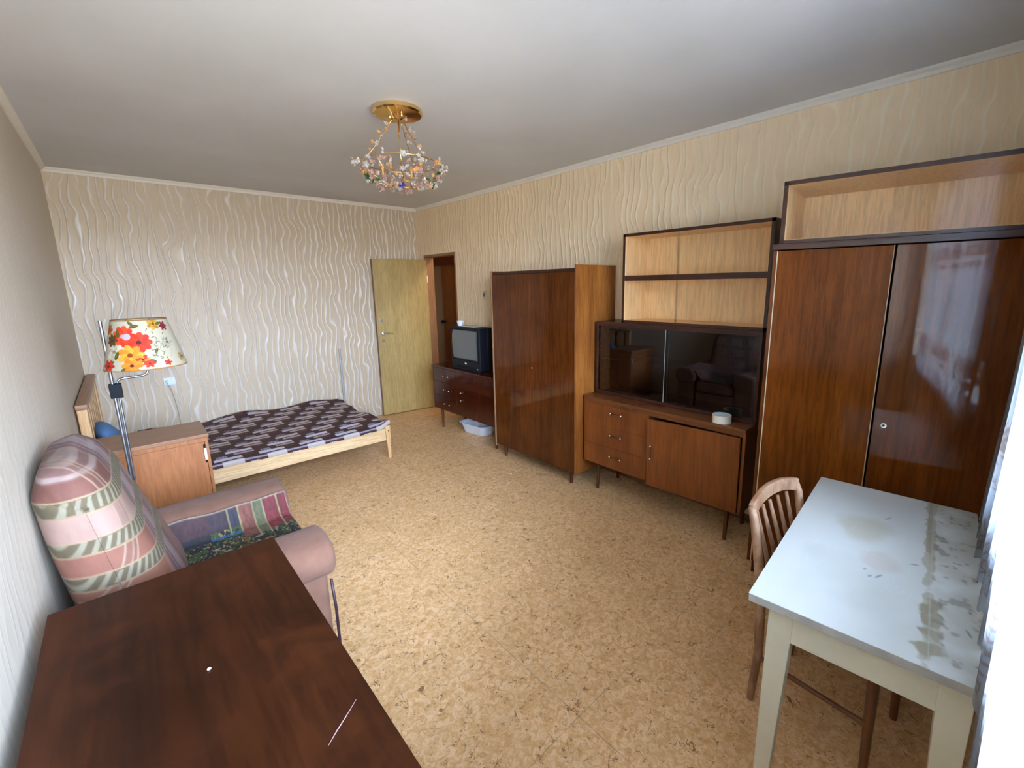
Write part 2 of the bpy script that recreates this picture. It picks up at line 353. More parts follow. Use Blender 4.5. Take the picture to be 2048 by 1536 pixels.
# doorway lining, open door leaf, hallway beyond
struct(MB().box(W-.004, W+.12, DY0, DY0+.025, 0, DZ).box(W-.004, W+.12, DY1-.025, DY1, 0, DZ).box(W-.004, W+.12, DY0+.025, DY1-.025, DZ-.03, DZ), 'trim_4', wood('door_lining_wood', (.26, .12, .05), (.40, .21, .10), 'z', .45), bevel=.003)
ang = math.atan2(.085, -.69)
dr = bpy.data.objects.new('door_1', None); link(dr); dr.location = (2.995, 5.232, .012); dr.rotation_euler = (0, 0, ang); dr['kind'] = 'structure'; dr['label'] = 'flat yellowish wood laminate door standing open against the back wall'
DW, DH = .69, 1.945
MB().box(0, DW, -.004, .034, 0, DH).build('leaf', w_door, dr, bevel=.002)
MB().box(DW, DW+.006, -.002, .032, 0, DH).build('edge_band', wood('worn_door_edge', (.14, .05, .025), (.34, .16, .09), 'z', .5), dr)
# local +y of the leaf points to the room because of its rotation
for z0 in (1.205, .955):
    MB().cyl((DW-.055, .034, z0), (DW-.055, .044, z0), .021).build('lock_rosette' if z0 > 1 else 'key_rosette', silver, dr, bevel=.002)
h_ = MB().cyl((DW-.06, .034, 1.045), (DW-.06, .05, 1.045), .024).cyl((DW-.06, .05, 1.045), (DW-.06, .075, 1.045), .009)
h_.tube([(DW-.06, .07, 1.045), (DW-.09, .072, 1.047), (DW-.15, .07, 1.045), (DW-.185, .065, 1.04)], [.009, .009, .008, .006]); h_.build('door_handle', silver, dr, smooth='auto')
for z0 in (.25, 1.65): MB().cyl((-.002, .03, z0), (-.002, .03, z0+.1), .009).build('hinge', silver, dr)
hl = bpy.data.lights.new('hall_fill_light', 'POINT'); hl.energy = 9; hl.color = (1, .82, .6); hl.shadow_soft_size = .08  # added fill without a fixture, lifts the dark hallway behind the doorway
ho = bpy.data.objects.new('hall_fill_light', hl); link(ho); ho.location = (3.36, 4.2, 2.3)
hallp = plain('hall_wallpaper', (.42, .27, .14), .7)
struct(MB().box(3.64, 3.74, 3.4, 6.7, 0, H).box(W+.1, 3.64, 6.6, 6.7, 0, H).box(W+.1, 3.64, 3.3, 3.4, 0, H).box(W, W+.1, D+.1, 6.7, 0, H), 'wall_hall', hallp)
hd = bpy.data.objects.new('door_2', None); link(hd); hd.location = (3.60, 5.84, 0); hd.rotation_euler = (0, 0, -math.pi/2); hd['kind'] = 'structure'; hd['label'] = 'brown inner door in the dim hallway'
MB().box(0, .82, .0, .04, .01, 1.93).build('leaf', w_hall, hd, bevel=.003)
MB().box(-.3, 1.2, -.03, .06, 1.93, 2.08).build('lintel', wood('dark_lintel', (.08, .022, .008), (.16, .05, .015), 'x', .4), hd, bevel=.003)
MB().cyl((.06, 0, 1.10), (.06, -.05, 1.10), .014).sph((.06, -.05, 1.10), .026).build('door_knob', black, hd, smooth=True)

# ------------------------------------------------------------------ furniture helpers
def pull(parent, c, along, L=.095):
    """small brown bar with bright end caps standing proud of a front whose normal is -x"""
    mb = MB(); c = Vector(c); a = Vector(along)*L/2
    mb.mi = 0; mb.cyl(c-a+Vector((-.016, 0, 0)), c+a+Vector((-.016, 0, 0)), .0035)
    mb.mi = 1
    for s in (-1, 1):
        mb.cyl(c+a*s, c+a*s+Vector((-.018, 0, 0)), .0045); mb.sph(c+a*s+Vector((-.02, 0, 0)), .0075)
    return mb.build('handle', [w_edge, silver], parent, smooth=True)
def taper_leg(root, x, y, h, r0, r1, mat, dx=0, dy=0, name='leg'):
    return MB().cyl((x+dx, y+dy, 0), (x, y, h), r1, r0, 16).build(name, mat, root, smooth='auto')
def case(root, x0, x1, y0, y1, z0, z1, t, mat_out, mat_in, back=True, shelf=None, side='side_panel'):
    """open box facing -x made from panels"""
    MB().box(x0, x1, y0, y0+t, z0, z1).build(side, mat_out, root, bevel=.0015)
    MB().box(x0, x1, y1-t, y1, z0, z1).build(side, mat_out, root, bevel=.0015)
    MB().box(x0, x1, y0+t, y1-t, z1-t, z1).build('top_panel', mat_out, root, bevel=.0015)
    MB().box(x0, x1, y0+t, y1-t, z0, z0+t).build('bottom_panel', mat_out, root, bevel=.0015)
    if back: MB().box(x1-.008, x1-.002, y0+t, y1-t, z0+t, z1-t).build('back_panel', mat_in, root)

# ---- corner wardrobe beside the television
r = thing('wardrobe', 'tall glossy dark wardrobe on tapered legs between television and glass cabinet', 'wardrobe', (2.74, 2.7, 0))
X0, X1, Y0, Y1, Z0, Z1 = -.24, .232, -.50, .537, .12, 1.745
MB().box(X0, X1, Y0, Y0+.02, Z0, Z1+.018).build('side_panel', w_side, r, bevel=.0015)
MB().box(X0-.002, X1, Y1-.02, Y1, Z0-.02, Z1).build('side_panel', w_side, r, bevel=.0015)
MB().box(X0+.012, X1, Y0+.02, Y1-.02, Z1-.03, Z1-.006).build('top_panel', w_edge, r, bevel=.0015)
MB().box(X0+.02, X1, Y0+.02, Y1-.02, Z0, Z0+.02).build('bottom_panel', w_edge, r)
MB().box(X1-.006, X1, Y0+.02, Y1-.02, Z0+.02, Z1-.03).build('back_panel', w_inner, r)
for i, (a, b) in enumerate(((Y0+.022, -.005+.02), (.018, Y1-.022))):
    d = MB().box(X0+.001, X0+.02, a, b, Z0+.004, Z1-.032).build('door', w_mah_z, r, bevel=.0015)
    if i == 0: MB().cyl((X0+.001, .0, .93), (X0-.003, .0, .93), .008).cyl((X0-.002, .0, .93), (X0-.006, .0, .93), .003).build('keyhole_plate', silver, d)
MB().box(X0-.006, X0+.004, Y1-.021, Y1-.012, Z0-.02, Z1-.01).build('edge_strip', plain('pale_edge_strip', (.30, .18, .10), .4), r)
for x, y in ((X0+.06, Y0+.10), (X0+.06, Y1-.09), (X1-.06, Y0+.10), (X1-.06, Y1-.09)): taper_leg(r, x, y, .125, .021, .012, w_leg)

# ---- television cabinet
r = thing('television_cabinet', 'low glossy red-brown cabinet with three drawers carrying the television', 'cabinet', (2.76, 3.86, 0))
X0, X1, Y0, Y1, Z0, Z1 = -.205, .21, -.585, .585, .235, .745
MB().box(X0-.012, X1, Y0-.004, Y1+.004, Z1-.02, Z1).build('top_panel', w_tv, r, bevel=.002)
for y in (Y0, Y1-.018): MB().box(X0, X1, y, y+.018, Z0, Z1-.02).build('side_panel', w_tv, r, bevel=.0015)
MB().box(X0+.01, X1, Y0+.018, Y1-.018, Z0, Z0+.018).build('bottom_panel', w_edge, r)
MB().box(X1-.006, X1, Y0+.018, Y1-.018, Z0+.018, Z1-.02).build('back_panel', w_inner, r)
MB().box(X0+.02, X1-.01, .10, .118, Z0+.018, Z1-.02).build('divider', w_inner, r)
zs = np.linspace(Z0+.004, Z1-.024, 4)
for k in range(3):
    d = MB().box(X0+.001, X0+.019, .112, Y1-.020, zs[k]+.0015, zs[k+1]-.0015).build('drawer', w_tv, r, bevel=.0015)
    for yy in (.245, .345): MB().cyl((X0, yy, (zs[k]+zs[k+1])/2), (X0-.012, yy, (zs[k]+zs[k+1])/2), .004).sph((X0-.014, yy, (zs[k]+zs[k+1])/2), .008).build('knob', silver, d, smooth=True)
d = MB().box(X0+.001, X0+.019, Y0+.020, .108, Z0+.005, Z1-.024).build('door', w_tv, r, bevel=.0015)
for zz in (.50, .415): MB().cyl((X0, .01, zz), (X0-.012, .01, zz), .004).sph((X0-.014, .01, zz), .008).build('knob', silver, d, smooth=True)
for x, y in ((X0+.05, Y0+.08), (X0+.05, Y1-.09), (X1-.05, Y0+.08), (X1-.05, Y1-.09)): taper_leg(r, x, y, .236, .018, .011, w_leg, 0, 0)

# ---- television
r = thing('television', 'old black box television with a dull grey screen on the low cabinet', 'television', (2.60, 3.835, .745))
mb = MB(); mb.prism([(-.262, .03), (-.24, .0), (.24, .0), (.262, .03), (.264, .455), (-.264, .455)], 'x', -.0, .10); mb.build('bezel', tvblue, r, bevel=.006)
b = MB(); vs = [(-.255, .02), (.255, .02), (.258, .45), (-.258, .45)]; vb = [(-.17, .06), (.17, .06), (.17, .36), (-.17, .36)]
A = [b.bm.verts.new((.10, u, v)) for u, v in vs]; A2 = [b.bm.verts.new((.2, u*.98, v)) for u, v in vs]; B = [b.bm.verts.new((.36, u, v)) for u, v in vb]
b.bm.faces.new(A); b.bm.faces.new(B)
for P, Q in ((A, A2), (A2, B)):
    for i in range(4): b.bm.faces.new((P[i], P[(i+1) % 4], Q[(i+1) % 4], Q[i]))
b.build('rear_housing', tvblue, r, bevel=.01)
ny, nz = 25, 19; yy, zz = np.meshgrid(np.linspace(-.222, .222, ny), np.linspace(.115, .425, nz))
xx = -.013+.009*((yy/.222)**2+((zz-.27)/.155)**2)/2
scr = N('grey_crt_glass'); scr = scr.pbr((.075, .088, .092), .16, 0, None, Coat_Weight=1.0, Coat_Roughness=.05)
surf('screen', np.stack([xx, yy, zz], -1), scr, r, solid=.004, off=1)
MB().box(-.006, .002, -.235, .235, .104, .114).box(-.006, .002, -.235, .235, .426, .436).box(-.006, .002, .224, .235, .114, .426).box(-.006, .002, -.235, -.224, .114, .426).build('screen_surround', black, r, bevel=.002)
MB().cyl((0, .0, .075), (-.003, .0, .075), .012, seg=18).box(-.003, 0, -.026, -.012, .068, .082).build('badge', silver, r)
MB().box(-.004, 0, -.16, .16, .022, .046).build('control_flap', black, r, bevel=.002)
MB().cyl((0, -.215, .035), (-.004, -.215, .035), .008).build('power_button', plain('grey_button', (.2, .22, .25), .3), r)
# cup and folded paper on the television
t = thing('cup', 'small white cup standing on top of the television', 'cup', (2.66, 3.985, 1.2))
MB().lathe([(.0, .003), (.026, .003), (.030, .012), (.038, .05), (.040, .058), (.036, .058), (.034, .05), (.026, .014), (.0, .010)], seg=28).build('bowl', white, t, smooth='auto')
MB().tube([(.0, -.037, .045), (0, -.055, .042), (0, -.058, .028), (0, -.048, .018), (0, -.033, .018)], .0035).build('handle', white, t, smooth=True)
tag(MB().box(2.62, 2.72, 3.70, 3.90, 1.2005, 1.212).build('remote_control', plain('pale_green_plastic', (.45, .50, .40), .4), bevel=.004), 'pale greenish remote control lying on top of the television', 'remote')

# ---- basin under the cabinet
mb = MB()
def rr(hx, hy, z, rad, n=6):
    out = []
    for cx, cy, a0 in ((hx-rad, hy-rad, 0), (-hx+rad, hy-rad, 90), (-hx+rad, -hy+rad, 180), (hx-rad, -hy+rad, 270)):
        for k in range(n+1): a = math.radians(a0+90*k/n); out.append((cx+rad*math.cos(a), cy+rad*math.sin(a), z))
    return out
rings = [rr(.105, .155, .002, .05), rr(.112, .165, .012, .055), rr(.140, .195, .105, .065), rr(.155, .212, .112, .07), rr(.156, .213, .108, .07), rr(.138, .193, .101, .065)]
rings = [rr(.105, .155, .002, .05), rr(.112, .165, .012, .055), rr(.138, .195, .112, .065), rr(.155, .212, .116, .07), rr(.153, .21, .121, .07), rr(.134, .190, .118, .065), rr(.108, .16, .016, .05), rr(.10, .15, .008, .05)]
R_ = [[mb.bm.verts.new(p) for p in q] for q in rings]; k = len(R_[0])
for A, B in zip(R_, R_[1:]):
    for i in range(k): mb.bm.faces.new((A[i], A[(i+1) % k], B[(i+1) % k], B[i]))
mb.bm.faces.new(R_[0]); mb.bm.faces.new(R_[-1])
o = tag(mb.build('basin', plain('white_basin_plastic', (.72, .76, .84), .3), smooth='auto'), 'white plastic basin on the floor under the television cabinet', 'basin'); o.location = (2.80, 3.90, 0); o.rotation_euler = (0, 0, .12)

# ---- sideboard
r = thing('sideboard', 'long brown sideboard with three drawers and a sagging door below the glass cabinet', 'sideboard', (2.76, 1.56, 0))
X0, X1, Y0, Y1, Z0, Z1 = -.195, .21, -.612, .612, .240, .775
MB().box(X0-.006, X1, Y0, Y1, Z1-.022, Z1).build('top_panel', w_sb_top, r, bevel=.002)
for y in (Y0, Y1-.018): MB().box(X0, X1, y, y+.018, Z0, Z1-.022).build('side_panel', w_sb, r, bevel=.0015)
MB().box(X0+.012, X1, Y0+.018, Y1-.018, Z0, Z0+.018).build('bottom_panel', w_edge, r)
MB().box(X1-.006, X1, Y0+.018, Y1-.018, Z0+.018, Z1-.022).build('back_panel', w_inner, r)
MB().box(X0+.005, X0+.02, Y0+.018, Y1-.018, Z1-.05, Z1-.022).build('front_rail', w_sb_top, r)
MB().box(X0+.02, X1-.01, .035, .053, Z0+.018, Z1-.05).build('divider', w_inner, r)
zs = np.linspace(Z0+.004, Z1-.048, 4)
for k in range(3):
    d = MB().box(X0-.001, X0+.018, .042, Y1-.020, zs[k]+.0005, zs[k+1]-.0005).build('drawer', w_sb, r, bevel=.0008)
    zc = (.343, .51, .68)[k]; pull(d, (X0-.001, .30, zc), (0, 1, 0))
door = MB().box(-.019, 0, 0, .615, 0, .478).build('door', w_sb, r, bevel=.0015)
door.location = (X0-.001+.012, Y0+.022, Z0+.002); door.rotation_euler = (math.radians(-.9), 0, math.radians(1.6))
pull(door, (-.019, .575, .25), (0, 0, 1), .09)
for x, y in ((X0+.085, Y0+.11), (X0+.085, Y1-.085), (X1-.06, Y0+.11), (X1-.06, Y1-.085)): taper_leg(r, x, y, .242, .017, .011, w_leg, -.012 if x < 0 else .0, 0)
MB().box(X0+.10, X0+.12, -.10, .60, .20, .24).build('underframe', w_edge, r)

# ---- display cabinet with sliding glass
g_dark = glass('display_glass', (.62, .60, .60), 1.2)
g_clear = glass('shelf_glass', (.99, .99, .98), .3)
gle = plain('glass_edge', (.42, .46, .44), .3)
r = thing('display_cabinet', 'low dark cabinet with two sliding glass panes standing on the sideboard', 'cabinet', (2.84, 1.56, .776))
X0, X1, Y0, Y1, Z0, Z1 = -.15, .13, -.612, .605, 0, .562
case(r, X0, X1, Y0, Y1, Z0, Z1, .018, w_edge, w_inner)
MB().box(X0+.03, X1-.01, Y0+.018, Y1-.018, .272, .286).build('shelf', w_inner, r, bevel=.001)
MB().box(X0+.002, X0+.022, Y0+.018, Y1-.018, .018, .026).box(X0+.002, X0+.022, Y0+.018, Y1-.018, Z1-.03, Z1-.018).build('track', w_edge, r)
for i, (a, b, x) in enumerate(((Y0+.018, .01, X0+.006), (-.01, Y1-.018, X0+.014))):
    p_ = MB().box(x, x+.004, a, b, .026, Z1-.03).build('pane', g_dark, r)
    yb = b if i == 0 else a
    MB().box(x-.0005, x+.0045, yb-.0015, yb+.0015, .026, Z1-.03).build('pane_edge', gle, p_)
# ---- two-shelf bookcase above it
r = thing('bookcase', 'two-tier open peach-lined shelf box on top of the glass cabinet', 'shelf', (2.84, 1.435, 1.339))
X0, X1, Y0, Y1, Z0, Z1 = -.14, .132, -.50, .50, 0, .622
case(r, X0, X1, Y0, Y1, Z0, Z1, .018, w_light, w_light)
MB().box(X0+.012, X1-.008, Y0+.018, Y1-.018, .312, .328).build('shelf', w_light, r, bevel=.001)
# dark lacquered front edges
MB().box(X0-.0035, X0, Y0, Y0+.018, Z0, Z1).box(X0-.0035, X0, Y1-.018, Y1, Z0, Z1).box(X0-.0035, X0, Y0, Y1, Z1-.018, Z1).box(X0-.0035, X0, Y0, Y1, Z0, Z0+.02).build('front_edging', w_edge, r)
MB().box(X0, X0+.012, Y0+.018, Y1-.018, .300, .336).build('shelf_edging', w_edge, r, bevel=.001)
MB().box(X0, X1, Y0-.002, Y0, Z0, Z1).box(X0, X1, Y1, Y1+.002, Z0, Z1).box(X0, X1, Y0, Y1, Z1, Z1+.002).build('outer_veneer', w_edge, r)
for z0, z1 in ((.022, .298), (.338, .602)):
    for i, (a, b, x) in enumerate(((Y0+.02, .08, X0+.001), (.07, Y1-.02, X0+.007))):
        p_ = MB().box(x, x+.003, a, b, z0, z1).build('pane', g_clear, r)

# ---- tape roll
t = thing('tape_roll', 'roll of whitish packing tape lying flat on the sideboard top', 'tape', (2.620, 1.12, .775))
MB().lathe([(.040, 0), (.055, 0), (.055, .048), (.040, .048)], seg=36, closed=True).build('tape', plain('wound_tape', (.66, .60, .48), .3), t, bevel=.001)
MB().lathe([(.037, 0), (.040, 0), (.040, .048), (.037, .048)], seg=36, closed=True).build('core', plain('blue_grey_card_core', (.45, .55, .62), .6), t)

# ---- big wardrobe with its top shelf (slightly turned to the window)
TH = math.radians(7.0)
r = thing('wardrobe', 'large glossy two-door mahogany wardrobe beside the curtain', 'wardrobe', (2.40, .83, 0), TH)
# local: x = depth into the wall, -y = along the front towards the window
LW, DP, ZT = .93, .455, 1.768
MB().box(0, DP, -.02, 0, .08, ZT).build('side_panel', w_mah_z, r, bevel=.0015)
MB().box(0, DP, -LW, -LW+.02, .08, ZT).build('side_panel', w_mah_z, r, bevel=.0015)
MB().box(-.012, DP, -LW-.002, .006, ZT, ZT+.03).build('top_panel', w_edge, r, bevel=.003)
MB().box(.02, DP, -LW+.02, -.02, .08, .10).build('bottom_panel', w_edge, r)
MB().box(DP-.006, DP, -LW+.02, -.02, .10, ZT).build('back_panel', w_inner, r)
MB().box(.03, DP-.02, -LW+.02, -.02, 0, .08).build('plinth', w_edge, r)
MB().box(-.001, .017, -.462, -.022, .085, ZT-.004).build('door', w_mah_big, r, bevel=.0015)
MB().box(-.003, .017, -.466, -.4625, .085, ZT-.004).build('edge_strip', plain('tan_edge_strip', (.38, .24, .12), .4), r)
MB().box(-.004, .004, -.022, -.018, .085, ZT-.006).build('edge_strip', plain('cream_edge_strip', (.60, .48, .28), .4), r)
d = MB().box(-.0, .018, -LW+.022, -.474, .085, ZT-.004).build('door', w_mah_right, r, bevel=.0015)
MB().cyl((.0, -.512, .972), (-.004, -.512, .972), .011, seg=20).build('keyhole_ring', silver, d)
MB().cyl((-.0035, -.512, .972), (-.006, -.512, .972), .005, seg=14).build('keyhole', black, d)
# top shelf box
r = thing('top_shelf', 'long single-tier peach-lined shelf box on top of the large wardrobe', 'shelf', (2.40, .83, ZT+.0305), TH)
X0, X1, Y0, Y1, Z0, Z1 = .012, DP-.005, -LW+.01, -.022, 0, .285
case(r, X0, X1, Y0, Y1, Z0, Z1, .018, w_light, w_light)
MB().box(X0-.004, X0, Y0, Y0+.018, Z0, Z1).box(X0-.004, X0, Y1-.018, Y1, Z0, Z1).box(X0-.004, X0, Y0, Y1, Z1-.018, Z1).box(X0-.004, X0, Y0, Y1, Z0, Z0+.016).build('front_edging', w_edge, r)
MB().box(X0, X1, Y1, Y1+.002, Z0, Z1).box(X0, X1, Y0, Y1, Z1, Z1+.002).build('outer_veneer', w_edge, r)
for a, b, x in ((Y0+.02, Y0+.48, X0+.001), (Y0+.47, Y1-.02, X0+.007)):
    MB().box(x, x+.003, a, b, .018, Z1-.020).build('pane', g_clear, r)

# ---- light switch
t = thing('light_switch', 'small cream light switch on the right wall above the television', 'switch', (W, 3.96, 1.52))
MB().box(-.012, 0, -.032, .032, -.045, .045).build('plate', cream, t, bevel=.006)
MB().box(-.018, -.010, -.012, .012, -.02, .02).build('rocker', plain('brown_rocker', (.16, .09, .04), .4), t, bevel=.003)

# ------------------------------------------------------------------ bed
BY0, BX1 = 3.90, 1.75
r = thing('bed', 'low pine bed frame with a slatted headboard against the left wall', 'bed', (0, 4.6, 0))
yf = BY0-4.6; yb = 5.34-4.6
MB().box(-.20, BX1-.05, yf, yf+.022, .185, .30).build('side_rail', w_pine, r, bevel=.003)
MB().box(-.20, BX1-.05, yb-.022, yb, .185, .30).build('side_rail', w_pine, r, bevel=.003)
MB().box(BX1-.045, BX1-.02, yf+.03, yb-.03, .20, .30).build('foot_rail', w_pine, r, bevel=.003)
for y, s in ((yf, 1), (yb, -1)):
    mb = MB(); mb.bm.verts.ensure_lookup_table()
    y2 = y+s*.045
    T = [(BX1-.05, y), (BX1, y), (BX1, y2), (BX1-.05, y2)]; Bt = [(BX1-.036, y), (BX1-.008, y), (BX1-.008, y2), (BX1-.036, y2)]
    A = [mb.bm.verts.new((a, b_, .325)) for a, b_ in T]; Bv = [mb.bm.verts.new((a, b_, 0)) for a, b_ in Bt]
    mb.bm.faces.new(A); mb.bm.faces.new(Bv)
    for i in range(4): mb.bm.faces.new((A[i], A[(i+1) % 4], Bv[(i+1) % 4], Bv[i]))
    lg = mb.build('leg', w_pine_z, r, bevel=.005)
MB().cyl((BX1-.024, yf+.001, .272), (BX1-.024, yf-.002, .272), .005, seg=14).build('bolt', black, lg)
for k in range(11): MB().box(-.15+k*.17, -.07+k*.17, yf+.025, yb-.025, .268, .286).build('slat', w_pine, r, bevel=.002)
HX0, HX1 = -.285, -.235
MB().box(HX0, HX1, yf, yf+.07, 0, .89).build('post', w_pine_z, r, bevel=.006)
MB().box(HX0, HX1, yb-.07, yb, 0, .89).build('post', w_pine_z, r, bevel=.006)
MB().box(HX0-.004, HX1+.008, yf-.01, yb+.005, .89, .925).build('top_rail', wood('brown_top_rail', (.30, .15, .08), (.42, .23, .13), 'y', .4), r, bevel=.008)
MB().box(HX0+.01, HX1-.008, yf+.07, yb-.07, .30, .38).build('cross_rail', w_pine, r, bevel=.004)
for k in range(7):
    y0 = yf+.115+k*.177; MB().box(HX0+.012, HX1-.008, y0, y0+.115, .37, .89).build('slat', w_pine_z, r, bevel=.003)
# bed cover : patterned cotton
U, V = 1.98, 1.50; nu, nv = 430, 320
im = Img(U, V, nu, nv, (.055, .018, .016))
nz = noise2(nv, nu, 12, 3)[..., None]; im.a = im.a*(.75+.5*nz)
stripe = lin(196, 180, 188); pale = lin(178, 164, 154); net = lin(190, 190, 215)
def giraffe(cu, cv, w, h, seed, al):
    rg = random.Random(seed); n1, n2 = 3, 4
    P = [[(cu-w/2+w*(i+.5*(j % 2)+rg.uniform(-.18, .18))/n1, cv-h/2+h*(j+rg.uniform(-.15, .15))/n2) for i in range(n1+1)] for j in range(n2+1)]
    for j in range(n2+1):
        for i in range(n1+1):
            if i < n1: im.line(P[j][i], P[j][i+1], .0045, net, al)
            if j < n2: im.line(P[j][i], P[j+1][i], .0045, net, al)
pu, pv = .30, .165
for j in range(-1, 11):
    for i in range(-2, 9):
        cu = i*pu+(j*.095) % pu; cv = j*pv+.06
        sh = .10*rng.random(); front = cv < .24
        im.rect(cu+.205, cv+.082, .05, .05, 0, (.10, .036, .026), .8)
        giraffe(cu+.045, cv+.075, .06, .062, i*31+j, .95 if front else .45)
        im.rect(cu+.085, cv+.022, .092, .029, .02, lin(214, 206, 226) if front else stripe)
        im.rect(cu+.205, cv+.118, .070, .021, .02, pale)
im.rect(1.0, .02, 1.0, .004, 0, lin(200, 195, 215), .5)
u, v = np.meshgrid(np.linspace(0, 1, nu), np.linspace(0, 1, nv))
X = -.225+u*1.975+0*v; Y = BY0-.012+v*1.43
Zc = .322+.006*np.sin(X*5+Y*3)+.010*noise2(nv, nu, 6, 11)
# front edge droops over the rail, back edge ripples up, foot edge rises at the corner
Zc += -.030*np.exp(-((Y-BY0+.012)/.018)**2)
Zc += .035*np.exp(-((v-1)/.10)**2)*(.5+.5*np.sin(X*9.0+1.0))*(u > .1)
Zc += .045*np.exp(-((1-u)/.03)**2)*np.exp(-(v/.05)**2)
Zc += .018*np.exp(-((1-u)/.035)**2)*(np.sin(v*22)*.6)
Y = Y+.012*np.sin(X*3.1)*v**3+.006*np.sin(X*7+.4)*np.exp(-(v/.05)**2); X = X+.02*np.sin(v*9)*np.exp(-((1-u)/.06)**2)
Y = Y+.10*(u)*v**2*0; Y = np.minimum(Y, D-.015)
tag(surf('bed_cover', np.stack([X, Y, Zc], -1), vcol('printed_cotton', .8), None, im.a, solid=.004, off=1), 'dark brown bed cover printed with pale stripes and giraffe-net patches', 'bedspread')
# mattress pad under the cover
mb = MB().box(-.22, BX1-.02, BY0+.03, 5.33, .287, .312); tag(mb.build('mattress_pad', plain('grey_pad', (.3, .27, .27), .9), bevel=.008), 'thin dark pad between the pine slats and the bed cover', 'mattress')
# blue cloth at the head of the bed
nu2, nv2 = 60, 50; u, v = np.meshgrid(np.linspace(0, 1, nu2), np.linspace(0, 1, nv2))
mb = MB().sph((0, 0, 0), 1, seg=28); o = mb.build('pillow', plain('blue_pillow_cotton', (.10, .24, .50), .85), smooth=True)
for vv in o.data.vertices:
    x, y, z = vv.co; f = lambda t, p: math.copysign(abs(t)**p, t)
    vv.co = Vector((f(x, .45)*.19, f(y, .45)*.24, f(z, .8)*.06*(1-.55*abs(x*y)**.6)))
o.location = (-.135, 4.33, .515); o.rotation_euler = (0, math.radians(62), .1)
tag(o, 'blue pillow propped against the slatted headboard', 'pillow')

# ------------------------------------------------------------------ nightstand
r = thing('nightstand', 'plain orange-brown laminate nightstand standing in front of the bed', 'nightstand', (.03, 3.67, 0))
X0, X1, Y0, Y1, Z1 = -.28, .28, -.185, .185, .70
MB().box(X0-.0, X1+.006, Y0-.014, Y1+.01, Z1-.025, Z1).build('top_panel', w_beech_t, r, bevel=.003)
for x in (X0, X1-.018): MB().box(x, x+.018, Y0, Y1, 0, Z1-.025).build('side_panel', w_beech, r, bevel=.0015)
MB().box(X0+.018, X1-.018, Y1-.006, Y1, 0, Z1-.025).build('back_panel', w_beech, r)
MB().box(X0+.018, X1-.018, Y0+.02, Y1-.006, .05, .068).build('bottom_panel', w_beech, r)
d = MB().box(X0+.002, X1-.02, Y0-.001, Y0+.017, .05, Z1-.055).build('door', w_beech, r, bevel=.0015)
MB().box(X0+.002, X1, Y0-.004, Y0+.015, Z1-.053, Z1-.026).build('front_rail', w_beech, r, bevel=.001)
hb = MB(); hb.mi = 0; hb.box(X1-.030, X1-.018, Y0-.010, Y0-.001, .505, .63); hb.mi = 1; hb.box(X1-.031, X1-.017, Y0-.016, Y0-.009, .525, .605)
hb.build('handle', [black, plain('frosted_handle', (.70, .80, .84), .2)], d, bevel=.002)

# ------------------------------------------------------------------ floor lamp
r = thing('floor_lamp', 'chrome pole floor lamp with a flowered fabric shade beside the bed', 'lamp', (-.078, 3.12, 0))
MB().lathe([(0, 0), (.13, 0), (.135, .006), (.13, .014), (.03, .022), (.012, .03), (0, .03)], seg=40).build('base', metal, r, smooth='auto')
MB().cyl((0, 0, .02), (0, 0, 1.478), .0075).build('pole', metal, r, smooth='auto')
MB().cyl((.012, .0, .60), (.018, .0, 1.10), .005).build('guide_rod', metal, r, smooth='auto')
MB().box(-.016, .034, -.018, .018, 1.075, 1.15).build('clamp', black, r, bevel=.003)
MB().tube([(.018, 0, 1.14), (.020, 0, 1.158), (.030, 0, 1.170), (.050, 0, 1.174), (.12, 0, 1.176), (.14, 0, 1.184), (.149, 0, 1.205), (.149, 0, 1.25)], .006).build('arm', metal, r, smooth=True)
MB().lathe([(0, 0), (.028, .0), (.032, .008), (.022, .02), (.02, .07), (0, .07)], (.149, 0, 1.222), seg=24).build('lamp_socket', metal, r, smooth='auto')
MB().sph((.149, 0, 1.33), .032, (1, 1, 1.25)).build('bulb', plain('frosted_bulb', (.8, .8, .78), .3), r, smooth=True)
wi = MB()
for k in range(3):
    a = k*2.094; wi.tube([(.149+.02*math.cos(a), .02*math.sin(a), 1.285), (.149+.112*math.cos(a), .112*math.sin(a), 1.475)], .0015, 6)
wi.build('shade_wire', metal, r)
nu, nv = 620, 170; Rb, Rt, z0, z1 = .172, .112, 1.224, 1.478
Uc = 2*math.pi*.142; im = Img(Uc, .27, nu, nv, lin(205, 196, 172))
red, orange, wht, olive, dk = lin(226, 62, 30), lin(246, 150, 40), lin(222, 214, 196), lin(92, 88, 24), lin(90, 30, 20)
def flower(cu, cv, R, n, c, c2, cc, layers=2):
    cu = U0_+(cu-U0_)*1.35; R = R*1.28
    for L in range(layers):
        rr_ = R*(1-.38*L)
        for k in range(n):
            a = 2*math.pi*(k+.5*L)/n
            im.ell(cu+rr_*.62*math.cos(a), cv+rr_*.62*math.sin(a), rr_*.42, rr_*.30, a, c if (k+L) % 2 else c2)
            im.line((cu+rr_*.3*math.cos(a+.25), cv+rr_*.3*math.sin(a+.25)), (cu+rr_*.9*math.cos(a+.28), cv+rr_*.9*math.sin(a+.28)), .0016, tuple(x*.5 for x in c), .5)
    im.ell(cu, cv, R*.2, R*.2, 0, cc)
def leaf(cu, cv, l, ang): 
    im.ell(cu, cv, l, l*.42, ang, olive); im.line((cu-l*.8*math.cos(ang), cv-l*.8*math.sin(ang)), (cu+l*.8*math.cos(ang), cv+l*.8*math.sin(ang)), .0014, lin(140, 135, 60))
U0 = Uc*.735  # direction facing the camera (-y)
